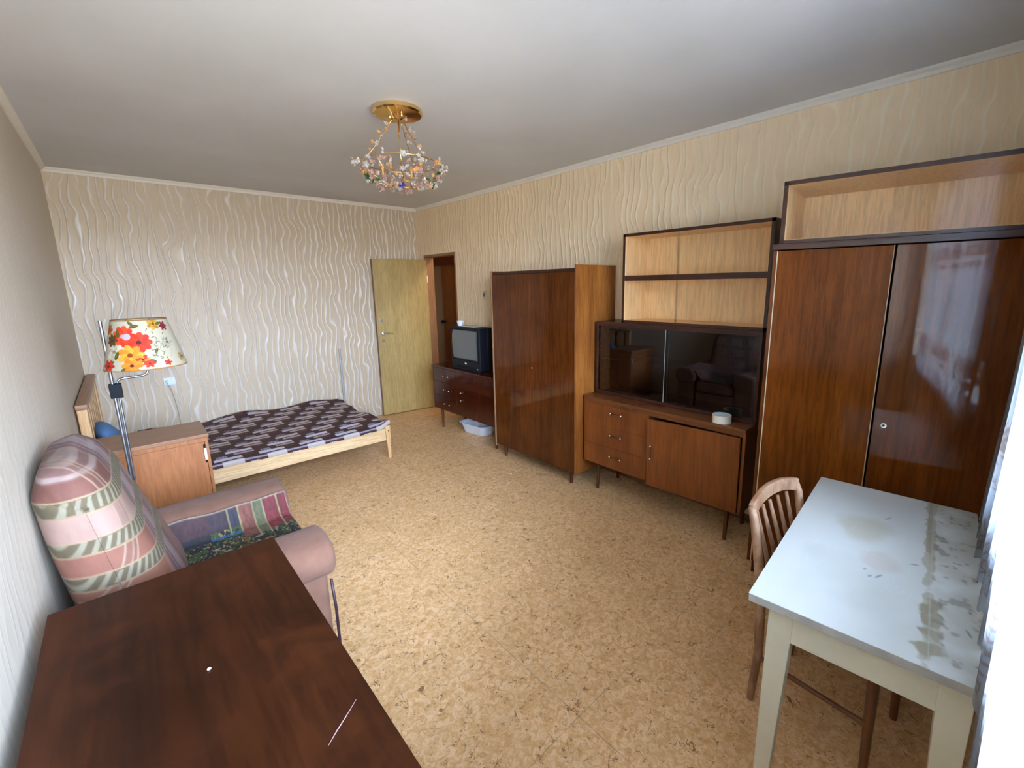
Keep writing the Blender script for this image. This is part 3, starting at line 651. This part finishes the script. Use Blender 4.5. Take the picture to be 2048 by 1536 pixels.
for du in (0, Uc*.5):
    c0 = U0+du-(Uc if U0+du > Uc else 0); U0_ = c0
    for (a, b, l, an) in ((-.11, .13, .02, 1.2), (-.02, .235, .022, .2), (-.035, .25, .018, 2.4), (-.085, .20, .018, 1.9), (-.06, .015, .022, .4), (-.12, .06, .02, 1.5), (.075, .235, .018, .8), (.055, .10, .014, 1.1), (.03, .05, .018, -.5)): leaf(c0+a, b, l, an)
    flower(c0-.055, .185, .043, 9, red, lin(238, 84, 44), lin(190, 170, 180)); flower(c0-.005, .15, .042, 9, lin(214, 50, 26), red, dk)
    im.ell(c0-.055, .182, .017, .017, 0, lin(196, 186, 196))
    flower(c0-.085, .105, .036, 8, wht, lin(200, 190, 160), lin(150, 140, 90)); flower(c0-.033, .085, .042, 7, orange, lin(250, 176, 60), lin(150, 70, 10)); flower(c0-.03, .03, .030, 6, orange, lin(240, 130, 30), dk)
    flower(c0-.105, .03, .026, 6, red, lin(205, 50, 30), dk); flower(c0+.055, .245, .026, 7, lin(206, 160, 50), lin(180, 130, 30), lin(110, 60, 10))
    flower(c0+.095, .23, .02, 6, lin(130, 30, 50), lin(150, 50, 60), dk); flower(c0+.015, .035, .017, 6, red, red, dk); flower(c0+.065, .03, .013, 5, lin(220, 60, 60), red, dk); flower(c0+.0, .06, .02, 6, red, orange, dk)
    flower(c0-.098, .165, .026, 7, lin(120, 60, 30), olive, dk); leaf(c0-.10, .085, .022, 1.3); leaf(c0-.10, .20, .022, 1.7); leaf(c0+.10, .245, .016, .4); flower(c0+.085, .14, .024, 6, lin(196, 188, 170), lin(180, 172, 150), lin(90, 80, 50))
    flower(c0+.125, .05, .02, 6, lin(190, 170, 110), lin(170, 140, 90), lin(120, 80, 40)); flower(c0-.12, .22, .022, 6, lin(210, 120, 40), lin(180, 90, 30), dk)
    for k in range(26):
        q = random.random(); im.ell(c0+.03+.09*random.random(), .05+.17*q, .006+.005*random.random(), .0025, random.uniform(0, 3), lin(110, 105, 70), .8)
    for k in range(6):
        a0 = c0+.04+.014*k; im.poly([(a0, .06+.02*k % .1), (a0+.012, .09+.02*k % .1), (a0+.01, .13+.015*k % .1)], .0016, lin(120, 115, 80), .7)
im.rect(Uc/2, .003, Uc, .003, 0, lin(170, 120, 50)); im.rect(Uc/2, .267, Uc, .003, 0, lin(150, 110, 60))
u, v = np.meshgrid(np.linspace(0, 1, nu), np.linspace(0, 1, nv)); R = Rb+(Rt-Rb)*v
P = np.stack([.149+R*np.cos(2*math.pi*u), R*np.sin(2*math.pi*u), z0+(z1-z0)*v], -1)
ms = N('flowered_shade_fabric'); at = ms.n('Attribute', attribute_name='paint').outputs[0]
dfs = ms.n('BsdfPrincipled', {'Base Color': at, 'Roughness': .7}).outputs[0]; tr = ms.n('BsdfTranslucent', {0: at}).outputs[0]
mx = ms.n('MixShader', {0: .3, 1: dfs, 2: tr}); ms.t.links.new(mx.outputs[0], ms.out.inputs[0])
surf('lamp_shade', P, ms.m, r, im.a, solid=.0015)

# socket, plug, cable; leaning strip; scrap
t = thing('wall_socket', 'white double socket on the back wall to the right of the lamp shade', 'socket', (.26, D, .775))
MB().box(-.045, .045, -.014, 0, -.036, .036).build('plate', plain('pale_blue_white_plastic', (.70, .80, .84), .35), t, bevel=.004)
for x in (-.02, .024): MB().cyl((x, -.014, 0), (x, -.016, 0), .017).build('outlet', white, t)
MB().cyl((-.02, -.016, 0), (-.02, -.045, -.004), .013, .009).build('plug', white, t)
cb = MB().tube([(.24, D-.045, .768), (.245, D-.05, .74), (.262, D-.03, .70), (.275, D-.018, .6), (.285, D-.02, .5), (.29, D-.022, .34), (.28, D-.021, .2), (.2, D-.03, .03)], .003, 8)
tag(cb.build('power_cable', greypl, smooth=True), 'thin grey cable hanging down from the wall socket', 'cable')
mb = MB().box(-.011, -.008, -.008, .004, 0, .92).box(.008, .011, -.008, .004, 0, .92).box(-.008, .008, .002, .004, 0, .905)
o = mb.build('metal_strip', greypl); o.location = (1.853, 5.352, .0); o.rotation_euler = (0, 0, 0)
tag(o, 'thin grey metal channel standing upright against the back wall behind the bed', 'strip')
o = MB().sph((0, 0, 0), .007, (1, 1.3, .6), 8).build('paper_crumb', white); o.location = (2.311, 2.786, .004)
tag(o, 'tiny white crumb on the floor in front of the tall wardrobe', 'crumb')

# ------------------------------------------------------------------ armchair
r = thing('armchair', 'dusty rose velvet armchair between the desk and the nightstand', 'armchair', (.12, 2.22, 0))
def soft(name, x0, x1, y0, y1, z0, z1, rad, parent=r, mat=velvet, seg=5):
    return MB().box(x0, x1, y0, y1, z0, z1).build(name, mat, parent, bevel=rad, seg=seg)
soft('seat_base', -.36, .36, -.22, .22, .05, .34, .02)
soft('seat_cushion', -.22, .385, -.205, .215, .34, .485, .05)
for (ya, yb2) in ((-.47, -.212), (.218, .475)):
    arm = soft('arm', -.37, .36, ya+.02, yb2-.02, .04, .50, .03)
    roll = MB(); n = 18
    yc = (ya+yb2)/2; prof = [(yc+.132*math.copysign(abs(math.cos(t))**.75, math.cos(t)), .525+.088*math.copysign(abs(math.sin(t))**.8, math.sin(t))) for t in [2*math.pi*k/n for k in range(n)]]
    roll.prism(prof, 'x', -.36, .395); roll.build('arm_roll', velvet, arm, bevel=.03, seg=4)
MB().tube([(.366, -.455, .44), (.372, -.458, .3), (.372, -.457, .15), (.368, -.455, .05)], .006).build('piping', plain('dark_piping', (.03, .012, .02), .5), r, smooth=True)
for x in (-.3, .3):
    for y in (-.38, .38): MB().cyl((x, y, 0), (x, y, .06), .018, .024).build('leg', w_leg, r)
# backrest : rounded slanted pillow
def backsurf(grow, nu, nv, v0=0.0, v1=1.0):
    # section from front-bottom over the top to back-bottom in x/z (local)
    base = np.array([(-.05, .40), (-.075, .50), (-.115, .62), (-.155, .74), (-.195, .86), (-.225, .96), (-.262, 1.035), (-.315, 1.072), (-.370, 1.055), (-.398, .98), (-.385, .82), (-.36, .62), (-.34, .40)])
    tt = np.linspace(0, 1, len(base)); vv = np.linspace(v0, v1, nv)
    from_ = np.stack([np.interp(vv, tt, base[:, 0]), np.interp(vv, tt, base[:, 1])], -1)
    for _ in range(12): from_[1:-1] = (from_[:-2]+2*from_[1:-1]+from_[2:])/4
    ax_x = -.20-.10*(from_[:, 1]-.4)/.6; cz = np.minimum(from_[:, 1], .93)
    uu = np.sin(np.linspace(-1, 1, nu)*math.pi/2); s = np.sqrt(np.maximum(1-np.abs(uu)**7, 0))
    X = ax_x[:, None]+(from_[:, 0]-ax_x)[:, None]*s[None]; Z = cz[:, None]+(from_[:, 1]-cz)[:, None]*s[None]
    hw = .275+.03*np.sin(np.clip((from_[:, 1]-.4)/.6, 0, 1)*math.pi)
    Y = .0+uu[None]*hw[:, None]*np.ones_like(X)
    P = np.stack([X, Y, Z], -1)
    if grow:
        du = np.gradient(P, axis=1); dv = np.gradient(P, axis=0); n = np.cross(du, dv); n /= np.linalg.norm(n, axis=-1, keepdims=True)+1e-9
        c = np.array([-.26, 0, .7]); sg = np.sign(((P-c)*n).sum(-1, keepdims=True)); P = P+n*sg*grow
    return P
surf('backrest', backsurf(0, 60, 80), velvet, r, solid=.01, off=-1)
# throw blanket over the backrest
nu, nv = 300, 340; P = backsurf(.012, nu, nv, .045, .99)
P[..., 0] = np.maximum(P[..., 0], -.408)
Zp = P[..., 2]; Sp = (P[..., 0]+.41)+(P[..., 1]+.285)      # height and girth along the side then the front
Q = np.zeros(P.shape)
def L(*c): return np.array(lin(*c))
def band(lo, hi, col, a=1.0, x=None, soft=.004):
    f = Zp if x is None else x; mk = np.clip((np.minimum(f-lo, hi-f))/soft+.5, 0, 1)[..., None]*a; Q[:] = Q*(1-mk)+col*mk
def dim(c): return c*.62
pinkd, pale_, rust_, deep = L(170, 122, 108), L(204, 170, 160), L(160, 100, 84), L(120, 78, 66)
Q[:] = L(168, 124, 116)
tz = Zp-.035*(Sp-.2)                                   # bands climb a little towards the front
band(.33, .70, L(178, 122, 100), 1, tz); band(.70, .815, L(172, 116, 98), 1, tz); band(.815, .95, pale_, 1, tz); band(.95, 1.035, L(146, 96, 84), 1, tz); band(1.035, 1.2, L(158, 122, 118), 1, tz)
mk = ((Sp > .33))[..., None]*.8; Q[:] = Q*(1-mk*.5)+L(196, 168, 164)*mk*.5
for zc in (1.045, 1.075, 1.10): band(zc-.006, zc+.006, L(206, 188, 186), .75, tz)
for sc0 in (.195, .225, .245): band(sc0-.004, sc0+.004, L(214, 190, 170), .8, Sp+.25*(tz-.9)**2*6)
band(.195, .245, L(150, 112, 98), .4, Sp+.25*(tz-.9)**2*6)
for (a_, b_, c_, al_) in ((.36, .43, L(140, 106, 112), .8), (.43, .52, L(196, 184, 198), .6), (.56, .62, L(128, 94, 104), .7)):
    band(a_, b_, c_, al_, Sp)
for sc0 in (.40, .50, .60): band(sc0-.004, sc0+.004, L(206, 194, 200), .7, Sp)
for zc in (.695, .82, .955):
    band(zc-.024, zc+.024, L(124, 112, 86), 1, tz); band(zc-.028, zc-.023, L(206, 180, 150), 1, tz); band(zc+.023, zc+.028, L(206, 180, 150), 1, tz)
    ph = np.mod(Sp*1.0-(tz-zc)*.45, .030)/.030
    mk = ((abs(tz-zc) < .021)*np.clip((.42-abs(ph-.5))*6, 0, 1)*.9)[..., None]*(np.clip((.5-abs(ph-.5)-.22)*8, 0, 1))[..., None]; Q[:] = Q*(1-mk*.75)+L(196, 192, 172)*mk*.75
Q[:] = Q*(.84+.32*noise2(nv, nu, 26, 5)[..., None])*np.array([.44, .405, .36])
class _I: a = Q
im = _I()
ths = thing('throw_blanket', 'pinkish striped plaid throw draped over the armchair back', 'blanket', (.12, 2.22, 0))
surf('cloth', P, vcol('satin_striped_throw', .8, 0), ths, im.a, solid=.004, off=1)
# tapestry seat cover
nu, nv = 330, 200; u, v = np.meshgrid(np.linspace(0, 1, nu), np.linspace(0, 1, nv))
im = Img(.62, .46, nu, nv, lin(26, 34, 44)); sm = noise2(nv, nu, 30, 9); sm2 = noise2(nv, nu, 14, 21); s3 = noise2(nv, nu, 55, 33)
land = np.where(sm[..., None] > .55, lin(66, 96, 50), np.where(sm2[..., None] > .52, lin(24, 40, 30), lin(18, 26, 48)))
land = np.where((s3[..., None] > .66), lin(196, 170, 104), land); im.a = land.astype(float)
im.rect(.30, .36, .16, .014, .0, lin(52, 132, 190)); im.rect(.10, .38, .10, .04, 0, lin(44, 48, 62))
for k in range(14): im.ell(.2+.30*random.random(), .12+.16*random.random(), .02, .007, random.uniform(-.5, .5), random.choice([lin(190, 196, 176), lin(150, 74, 40), lin(70, 110, 150), lin(150, 130, 70)]), .9)
im.ell(.43, .24, .035, .035, 0, lin(20, 16, 24)); im.ell(.42, .26, .03, .012, .4, lin(168, 150, 130), .8)
# plaid upper edge: maroon with cream lines
for (a, b, col) in ((0, .2, lin(84, 50, 58)), (.2, .30, lin(70, 52, 66)), (.30, .35, lin(60, 56, 80)), (.35, .43, lin(150, 84, 70)), (.43, .485, lin(118, 118, 84)), (.485, .62, lin(142, 44, 54))):
    top = .40 if a < .35 else .29
    im.rect((a+b)/2, (top+.46)/2, (b-a)/2, (.46-top)/2, 0, col)
for x in (.30, .355, .43, .485, .565): im.line((x, .26 if x > .36 else .36), (x, .46), .009, lin(178, 170, 120), .9)
for y in (.33, .385): im.line((.485, y), (.62, y+.01), .006, lin(176, 70, 74), .6)
im.rect(.31, .458, .31, .0018, 0, lin(190, 170, 150)); im.rect(.618, .30, .002, .16, 0, lin(190, 170, 150))
im.a = (im.a*.8+np.array([.10, .075, .05])*.2)*(.30+.36*noise2(nv, nu, 60, 2)*(.4+1.2*noise2(nv, nu, 18, 77)))[..., None]
X = -.115+u*.49; Y = -.20+v*.41; Zs = .492+.004*np.sin(X*20+Y*9)
lift = np.clip((v-.80)/.20, 0, 1); Zs = Zs+.10*lift**1.6; Y = Y+.012*lift
Zs += .012*np.exp(-((1-v)/.5)**2)*np.sin(u*14)*.3
fr = np.clip((u-.94)/.06, 0, 1); Zs -= .012*fr**2*(1-lift); X = X+.0*fr
o = thing('seat_cover', 'dark tapestry cover with plaid maroon border spread over the armchair seat', 'cover', (.12, 2.22, 0))
surf('cloth', np.stack([X, Y, Zs], -1), vcol('woven_tapestry', .8), o, im.a, solid=.004, off=1)

# ------------------------------------------------------------------ desk in the left foreground
r = thing('desk', 'dark brown worn wooden desk in the near left corner along the left wall', 'desk', (.015, 1.07, 0))
MB().box(-.278, .276, -.64, .625, .728, .75).build('desktop', w_desk, r, bevel=.003)
MB().box(.150, .168, -.60, .59, .60, .728).build('apron', w_desk, r, bevel=.002)
MB().box(-.25, -.232, -.60, .59, .60, .728).build('apron', w_desk, r, bevel=.002)
MB().box(-.232, .150, .572, .59, .60, .728).build('apron', w_desk, r, bevel=.002)
for x in (-.235, .155):
    for y in (-.585, .575): MB().cyl((x, y, 0), (x, y, .728), .016, .027, 16).build('leg', w_leg, r, smooth='auto')
o = MB().sph((0, 0, 0), .0045, (1, 1, .5), 8).build('paint_speck', white); o.location = (.036, 1.165, .7525); tag(o, 'small white paint speck in the middle of the desk', 'speck')
sc = MB().tube([(0, -.06, 0), (.022, -.042, 0), (.047, -.024, 0), (.078, .0, 0)], [.0006, .0014, .0012, .0004], 6).build('scratch', plain('bare_scratch', (.24, .15, .15), .7), None)
sc.location = (.178, .850, .7503); sc.parent = None; tag(sc, 'pale scratch near the front edge of the desk top', 'scratch')

# ------------------------------------------------------------------ white table
TR = math.radians(4.5)
r = thing('table', 'white painted table with a stained chipped top under the window', 'table', (1.201, .402, 0), TR)
# local: +x along the long side, -y towards the window
TL, TWd = 1.02, .50
nu, nv = 460, 230; im = Img(TL, TWd, nu, nv, (.50, .51, .48))
sm = noise2(nv, nu, 5, 40); s2 = noise2(nv, nu, 14, 41); s3 = noise2(nv, nu, 40, 42)
def ap(mask, col, a): 
    mk = np.clip(mask, 0, 1)[..., None]*a; im.a = im.a*(1-mk)+np.array(col)*mk
uu, vv = np.meshgrid(np.linspace(0, TL, nu), np.linspace(0, TWd, nv))   # vv: 0 = window edge, TWd = room edge
ap((sm-.5)*5, (.42, .43, .39), .5)
stain = (.27, .24, .17)
g = np.exp(-((uu-.62)/.11)**2-((vv-.30)/.07)**2); ap((g-.25+.5*(s2-.5))*3, (.38, .35, .25), .6)
g = np.exp(-((uu-.42)/.07)**2-((vv-.24)/.05)**2); ap((g-.3+.6*(s2-.5))*3, (.42, .34, .28), .45)
ap(((vv < .125)*(s2-.30))*3, (.40, .39, .34), .8)
edge = np.exp(-((vv-.125)/.022)**2); ap((edge*(.35+s2)-.56+.7*(s3-.5))*6, (.30, .27, .19), .75)
g = np.exp(-((uu-.15)/.20)**2-((vv-.115)/.05)**2); ap((g*s2*1.8-.62+.5*(s3-.5))*7, (.24, .21, .14), .8)
ap(((vv < .12)*s3*(s2+.35)-.55)*9, (.20, .19, .16), .65)
im.rect(.80, .128, .22, .007, .0, stain, .8); im.line((0, .118), (TL, .122), .002, (.42, .42, .38), .6)
for (a, b, l, an) in ((.76, .245, .016, 2.6), (.47, .16, .012, 2.0), (.33, .235, .017, 2.7), (.315, .255, .008, 2.7), (.345, .27, .007, 2.6), (.66, .07, .012, 1.5), (.56, .06, .014, 1.4), (.85, .10, .008, 1), (.30, .04, .008, 0), (.20, .045, .016, .3), (.08, .03, .01, 2), (.9, .07, .007, 1)):
    im.ell(a, b, l, .0035, an, (.14, .14, .18), .75, .4)
for k in range(40): im.ell(random.uniform(.25, .95), random.uniform(.12, .42), random.uniform(.01, .04), .0018, random.uniform(2.3, 3.3), (.60, .61, .60), .22, .5)
P = np.stack([uu, vv-TWd, np.full_like(uu, .7505)], -1)
o = surf('painted_top', P, vcol('chipped_white_paint', .38, 0, 60, .12), r, im.a)
MB().box(0, TL, -TWd, 0, .726, .750).build('tabletop', plain('grey_worn_edge', (.33, .31, .27), .5, var=.3), r, bevel=.002)
def tleg(x, y, sx, sy, mat=tablepaint):
    mb = MB(); a = .062; b = .036
    T = [(0, 0), (a, 0), (a, a), (0, a)]; Bt = [(0, 0), (b, 0), (b, b), (0, b)]
    A = [mb.bm.verts.new((x+sx*p, y+sy*q, .64)) for p, q in T]; A1 = [mb.bm.verts.new((x+sx*p, y+sy*q, .7255)) for p, q in T]; Bv = [mb.bm.verts.new((x+sx*p, y+sy*q, 0)) for p, q in Bt]
    mb.bm.faces.new(A1); mb.bm.faces.new(Bv)
    for P_, Q_ in ((A1, A), (A, Bv)):
        for i in range(4): mb.bm.faces.new((P_[i], P_[(i+1) % 4], Q_[(i+1) % 4], Q_[i]))
    return mb.build('leg', mat, r, bevel=.002)
tleg(.045, -.045, 1, -1); tleg(.045, -TWd+.03, 1, 1)
tleg(TL-.045, -.045, -1, -1, w_edge); tleg(TL-.045, -TWd+.03, -1, 1, w_edge)
MB().box(.047, .065, -TWd+.09, -.105, .615, .7255).build('apron', tablepaint, r, bevel=.0015)
MB().box(TL-.065, TL-.047, -TWd+.09, -.105, .615, .7255).build('apron', w_edge, r, bevel=.0015)
MB().box(.105, TL-.105, -.065, -.047, .615, .7255).build('apron', tablepaint, r, bevel=.0015)
MB().box(.105, TL-.105, -TWd+.03, -TWd+.05, .615, .7255).build('apron', w_edge, r, bevel=.0015)
MB().box(.066, .075, -TWd+.09, -.105, .61, .7255).build('apron_lining', w_edge, r)

# ------------------------------------------------------------------ wooden chair behind the table
r = thing('chair', 'worn wooden spindle-back chair pushed in behind the white table', 'chair', (1.785, .425, 0), math.radians(-6))
SW = .185
for s in (-1, 1):
    MB().tube([(s*(SW-.01), .06, 0), (s*(SW-.01), .045, .22), (s*SW, .05, .44), (s*SW, .07, .60), (s*(SW-.002), .10, .76), (s*(SW-.004), .115, .80)], [.013, .016, .018, .017, .015, .012], 10).build('back_post', w_chair, r, smooth=True)
    MB().cyl((s*(SW-.02), -.31, 0), (s*(SW-.03), -.30, .43), .012, .018, 14).build('leg', w_chair_d, r, smooth='auto')
    MB().cyl((s*(SW-.02), -.30, .2), (s*(SW-.01), .045, .2), .009).build('stretcher', w_chair_d, r)
n = 15; xs = np.linspace(-SW-.004, SW+.004, n); mb = MB(); ring = []
for x in xs:
    t = x/SW; yb_ = .108+.022*(1-t*t); zt = .812+.024*(1-t*t)+.0; zl = .768+.020*(1-t*t)-.014*abs(t)**3
    ring.append([mb.bm.verts.new(p) for p in ((x, yb_-.011, zl), (x, yb_+.010, zl), (x, yb_+.016, zt), (x, yb_-.005, zt))])
for A, B in zip(ring, ring[1:]):
    for i in range(4): mb.bm.faces.new((A[i], A[(i+1) % 4], B[(i+1) % 4], B[i]))
mb.bm.faces.new(ring[0]); mb.bm.faces.new(ring[-1]); mb.build('top_rail', w_chair, r, bevel=.005)
for k in range(5):
    x = -.122+k*.061; t = x/SW
    MB().tube([(x*.9, .052, .46), (x*.95, .075, .60), (x, .108+.022*(1-t*t)+.002, .765)], [.007, .009, .007], 8).build('spindle', w_chair, r, smooth=True)
MB().box(-SW, SW, .04, .062, .44, .47).build('lower_rail', w_chair_d, r, bevel=.003)
mb = MB(); mb.prism([(-.19, .06), (.19, .06), (.205, -.32), (.15, -.345), (-.15, -.345), (-.205, -.32)], 'z', .43, .455); mb.build('seat', w_chair_d, r, bevel=.008)

# ------------------------------------------------------------------ lace curtain
nu, nv = 620, 640; CX0, CX1, CZ0, CZ1 = .40, 2.375, .765, 2.50
CW, CH = 2.9, CZ1-CZ0
im = Img(CW, CH, nu, nv, (.0,))
def palm(cu, cv, s, a0=math.pi/2):
    for k in range(-4, 5):
        a = a0+k*.34; L = s*(1-.06*abs(k))
        im.ell(cu+.55*L*math.cos(a), cv+.55*L*math.sin(a), L*.48, L*.10, a, (1.,), 1, .3)
    for k in range(-3, 4):
        a = a0+math.pi+k*.36; L = s*.55; im.ell(cu+.55*L*math.cos(a), cv-.02+.55*L*math.sin(a), L*.48, L*.11, a, (1.,), 1, .3)
    im.line((cu-s*.75, cv), (cu+s*.75, cv), .006, (1.,))
def branch(p, ang, L, bend, n=11, ll=.042):
    pts = []; x, y = p; a = ang
    for k in range(n+1):
        pts.append((x, y))
        if k > 0:
            for sgn in (-1, 1):
                b = a+sgn*.85; l = ll*(1-.5*k/n); im.ell(x+l*.5*math.cos(b), y+l*.5*math.sin(b), l*.52, l*.15, b, (1.,), 1, .3)
        a += bend/n; x += L/n*math.cos(a); y += L/n*math.sin(a)
    im.poly(pts, .005, (1.,))
for i in range(16):
    for z in (1.74, 1.12):
        palm(i*.19+(.08 if z < 1.2 else 0), z-CZ0, .105)
rg = random.Random(4)
for i in range(24):
    x = i*.125+.03; branch((x, .03), 1.9+rg.uniform(-.3, .3), .30, rg.uniform(-1.4, 1.4), 11); branch((x+.05, .30), 1.2+rg.uniform(-.4, .4), .16, rg.uniform(-1.6, 1.6), 7)
    branch((x+.06, .02), .9+rg.uniform(-.4, .4), .22, rg.uniform(-1, 1), 9, .034)
u, v = np.meshgrid(np.linspace(0, 1, nu), np.linspace(0, 1, nv))
X = CX0+u*(CX1-CX0); z_ = CZ0+v*CH
fold = np.sin(u*2*math.pi*11+1.5*np.sin(u*9)+.5*np.sin(v*3))+.45*np.sin(u*2*math.pi*23+2)
low = np.clip((1.45-z_)/.75, 0, 1); low = low*low*(3-2*low)
Y = -.066+fold*(.018-.008*low)+.030*low*np.clip((u-.45)/.3, 0, 1)
X = X+.012*np.cos(u*2*math.pi*11)*.6
Zc = z_+.015*np.sin(u*2*math.pi*13)*np.exp(-(v/.05)**2)
P = np.stack([X, Y, Zc], -1)
m = N('lace_curtain_net'); at = m.n('Attribute', attribute_name='paint').outputs[0]
net_ = m.n('TexNoise', {'Vector': m.obj(), 'Scale': 400}).outputs[0]
dens = m.math('MULTIPLY_ADD', at, .40, m.math('MULTIPLY_ADD', net_, .08, .55))
col = m.mix(at, (.30, .34, .38), (.16, .135, .13))
df = m.n('BsdfDiffuse', {0: col}).outputs[0]; tl = m.n('BsdfTranslucent', {0: col}).outputs[0]; tp = m.n('BsdfTransparent').outputs[0]
cl = m.n('MixShader', {0: .55, 1: df, 2: tl}).outputs[0]; fin = m.n('MixShader', {0: dens, 1: tp, 2: cl}).outputs[0]
m.t.links.new(fin, m.out.inputs[0])
ct = thing('curtain', 'white lace curtain with leaf pattern hanging over the window', 'curtain', (0, 0, 0))
surf('lace_panel', P, m.m, ct, np.repeat(im.a, 3, -1))
MB().cyl((.2, -.066, 2.51), (2.39, -.066, 2.51), .010).build('curtain_rod', offwhite, ct)
for k in range(18): MB().lathe([(.011, -.002), (.014, -.002), (.014, .002), (.011, .002)], seg=14, closed=True).build('ring', offwhite, ct)
rings_ = [o for o in ct.children if o.name.startswith('ring')]
for k, o in enumerate(rings_): o.location = (.26+k*.123, -.066, 2.51); o.rotation_euler = (0, math.pi/2, 0)

# ------------------------------------------------------------------ chandelier
r = thing('chandelier', 'brass ceiling light with a bowl of coloured glass flowers on three chains', 'chandelier', (1.305, 2.485, H))
MB().lathe([(0, 0), (.128, 0), (.135, -.006), (.136, -.024), (.128, -.032), (.055, -.036), (.03, -.05), (.022, -.062), (0, -.064)], seg=8*6).build('canopy', brass, r, smooth='auto')
MB().cyl((0, 0, -.06), (0, 0, -.345), .0045).sph((0, 0, -.35), .012).build('stem', brass, r, smooth=True)
for k in range(3): 
    a = k*2.094+.5; MB().sph((.045*math.cos(a), .045*math.sin(a), -.045), .011).build('finial', brass, r, smooth=True)
ringz = -.285; RR = .205
mb = MB(); mb.tube([(RR*math.cos(2*math.pi*k/48), RR*math.sin(2*math.pi*k/48), ringz) for k in range(49)], .004, 8); mb.build('ring', brass, r, smooth=True)
cols = {'clear': (.92, .90, .90), 'amber': (.80, .42, .16), 'rose': (.80, .55, .50), 'green': (.03, .16, .03), 'violet': (.05, .04, .30)}
cm = {}
for k, c in cols.items():
    m = N('crystal_'+k); cm[k] = m.pbr(c, .06, 0, None, Transmission_Weight=.7 if k in ('clear', 'rose') else .35, IOR=1.5, Specular_IOR_Level=.8)
def petal_mesh(kind):
    mb = MB()
    if kind == 'leaf':
        vs = [(0, 0, 0), (.007, .012, .002), (0, .028, 0), (-.007, .012, .002), (0, .012, -.003)]
        V = [mb.bm.verts.new(v) for v in vs]
        for f in ((0, 1, 4), (1, 2, 4), (2, 3, 4), (3, 0, 4), (0, 3, 2, 1)): mb.bm.faces.new([V[i] for i in f])
    elif kind == 'flower':
        for k in range(5):
            a = k*1.2566; c, s = math.cos(a), math.sin(a)
            pts = [(0, 0, 0), (.009, .007, .003), (.019, 0, .006), (.009, -.007, .003), (.009, 0, -.002)]
            V = [mb.bm.verts.new((x*c-y*s, x*s+y*c, z)) for x, y, z in pts]
            for f in ((0, 1, 4), (1, 2, 4), (2, 3, 4), (3, 0, 4), (0, 3, 2, 1)): mb.bm.faces.new([V[i] for i in f])
        mb.sph((0, 0, .003), .004, seg=8)
    else: mb.sph((0, 0, 0), .008, (1, 1, 1.5), 8)
    bmesh.ops.recalc_face_normals(mb.bm, faces=mb.bm.faces); return mb
base = {}
for kd in ('leaf', 'flower', 'bead'):
    for cn in cols:
        mb = petal_mesh(kd); me = bpy.data.meshes.new('crystal_%s' % kd); mb.bm.to_mesh(me); mb.bm.free(); me.materials.append(cm[cn]); base[kd, cn] = me
def crystal(p, kd, cn, s=1.0):
    o = bpy.data.objects.new({'leaf': 'glass_leaf', 'flower': 'glass_flower', 'bead': 'glass_bead'}[kd], base[kd, cn]); link(o, r)
    o.location = p; o.rotation_euler = (random.uniform(-1.2, 1.2), random.uniform(-1.2, 1.2), random.uniform(0, 6.28)); o.scale = (s, s, s)
R3 = random.Random(3)
wires = MB()
for k in range(3):
    a = k*2.094+2.75; p0 = Vector((.03*math.cos(a), .03*math.sin(a), -.05)); p1 = Vector((RR*math.cos(a), RR*math.sin(a), ringz))
    pts = [p0.lerp(p1, t)+Vector((0, 0, -.012*math.sin(math.pi*t))) for t in np.linspace(0, 1, 12)]
    MB().tube(pts, .0032, 8).build('chain', brass, r, smooth=True)
    for t in np.linspace(.12, .97, 11):
        q = p0.lerp(p1, t)+Vector((R3.uniform(-.02, .02), R3.uniform(-.02, .02), R3.uniform(-.015, .015)))
        crystal(q, R3.choice(['leaf', 'flower', 'bead']), R3.choice(['rose', 'clear', 'rose', 'amber', 'clear']), R3.uniform(.7, 1.1))
for k in range(12):
    a = k*math.pi/6; pts = []
    for t in np.linspace(0, 1, 9):
        rad = RR*1.10*math.cos(t*math.pi/2)**.7+.012 if t < 1 else .012; pts.append((rad*math.cos(a+.3*t), rad*math.sin(a+.3*t), ringz-.125*math.sin(t*math.pi/2)))
    wires.tube(pts, .0017, 6)
wires.build('bowl_wire', brass, r, smooth=True)
for k in range(215):
    a = R3.uniform(0, 6.283); t = R3.random()**.8
    rad = (RR*1.12)*math.cos(t*math.pi/2*.93)**.65+R3.uniform(-.01, .018); z = ringz-.125*math.sin(t*math.pi/2)+R3.uniform(-.015, .015)
    crystal((rad*math.cos(a), rad*math.sin(a), z), R3.choice(['leaf', 'flower', 'flower', 'bead']), R3.choice(['clear', 'rose', 'clear', 'rose', 'amber', 'rose', 'clear', 'green' if k % 3 == 0 else 'rose', 'violet' if k % 3 == 0 else 'clear']), R3.uniform(.8, 1.35))
for k in range(24):
    a = R3.uniform(0, 6.283); rad = RR+R3.uniform(.03, .075); z = ringz+R3.uniform(-.05, .03)
    p = Vector((rad*math.cos(a), rad*math.sin(a), z)); crystal(p, 'flower' if k % 2 else 'bead', 'clear' if k % 3 else 'rose', .8)
for k in range(4):
    a = k*1.571+.6; MB().cyl((.12*math.cos(a), .12*math.sin(a), ringz-.02), (.12*math.cos(a), .12*math.sin(a), ringz-.055), .012).build('bulb_holder', brass, r)
    MB().sph((.12*math.cos(a), .12*math.sin(a), ringz-.008), .012, (1, 1, 1.8)).build('bulb', cm['amber'], r, smooth=True)
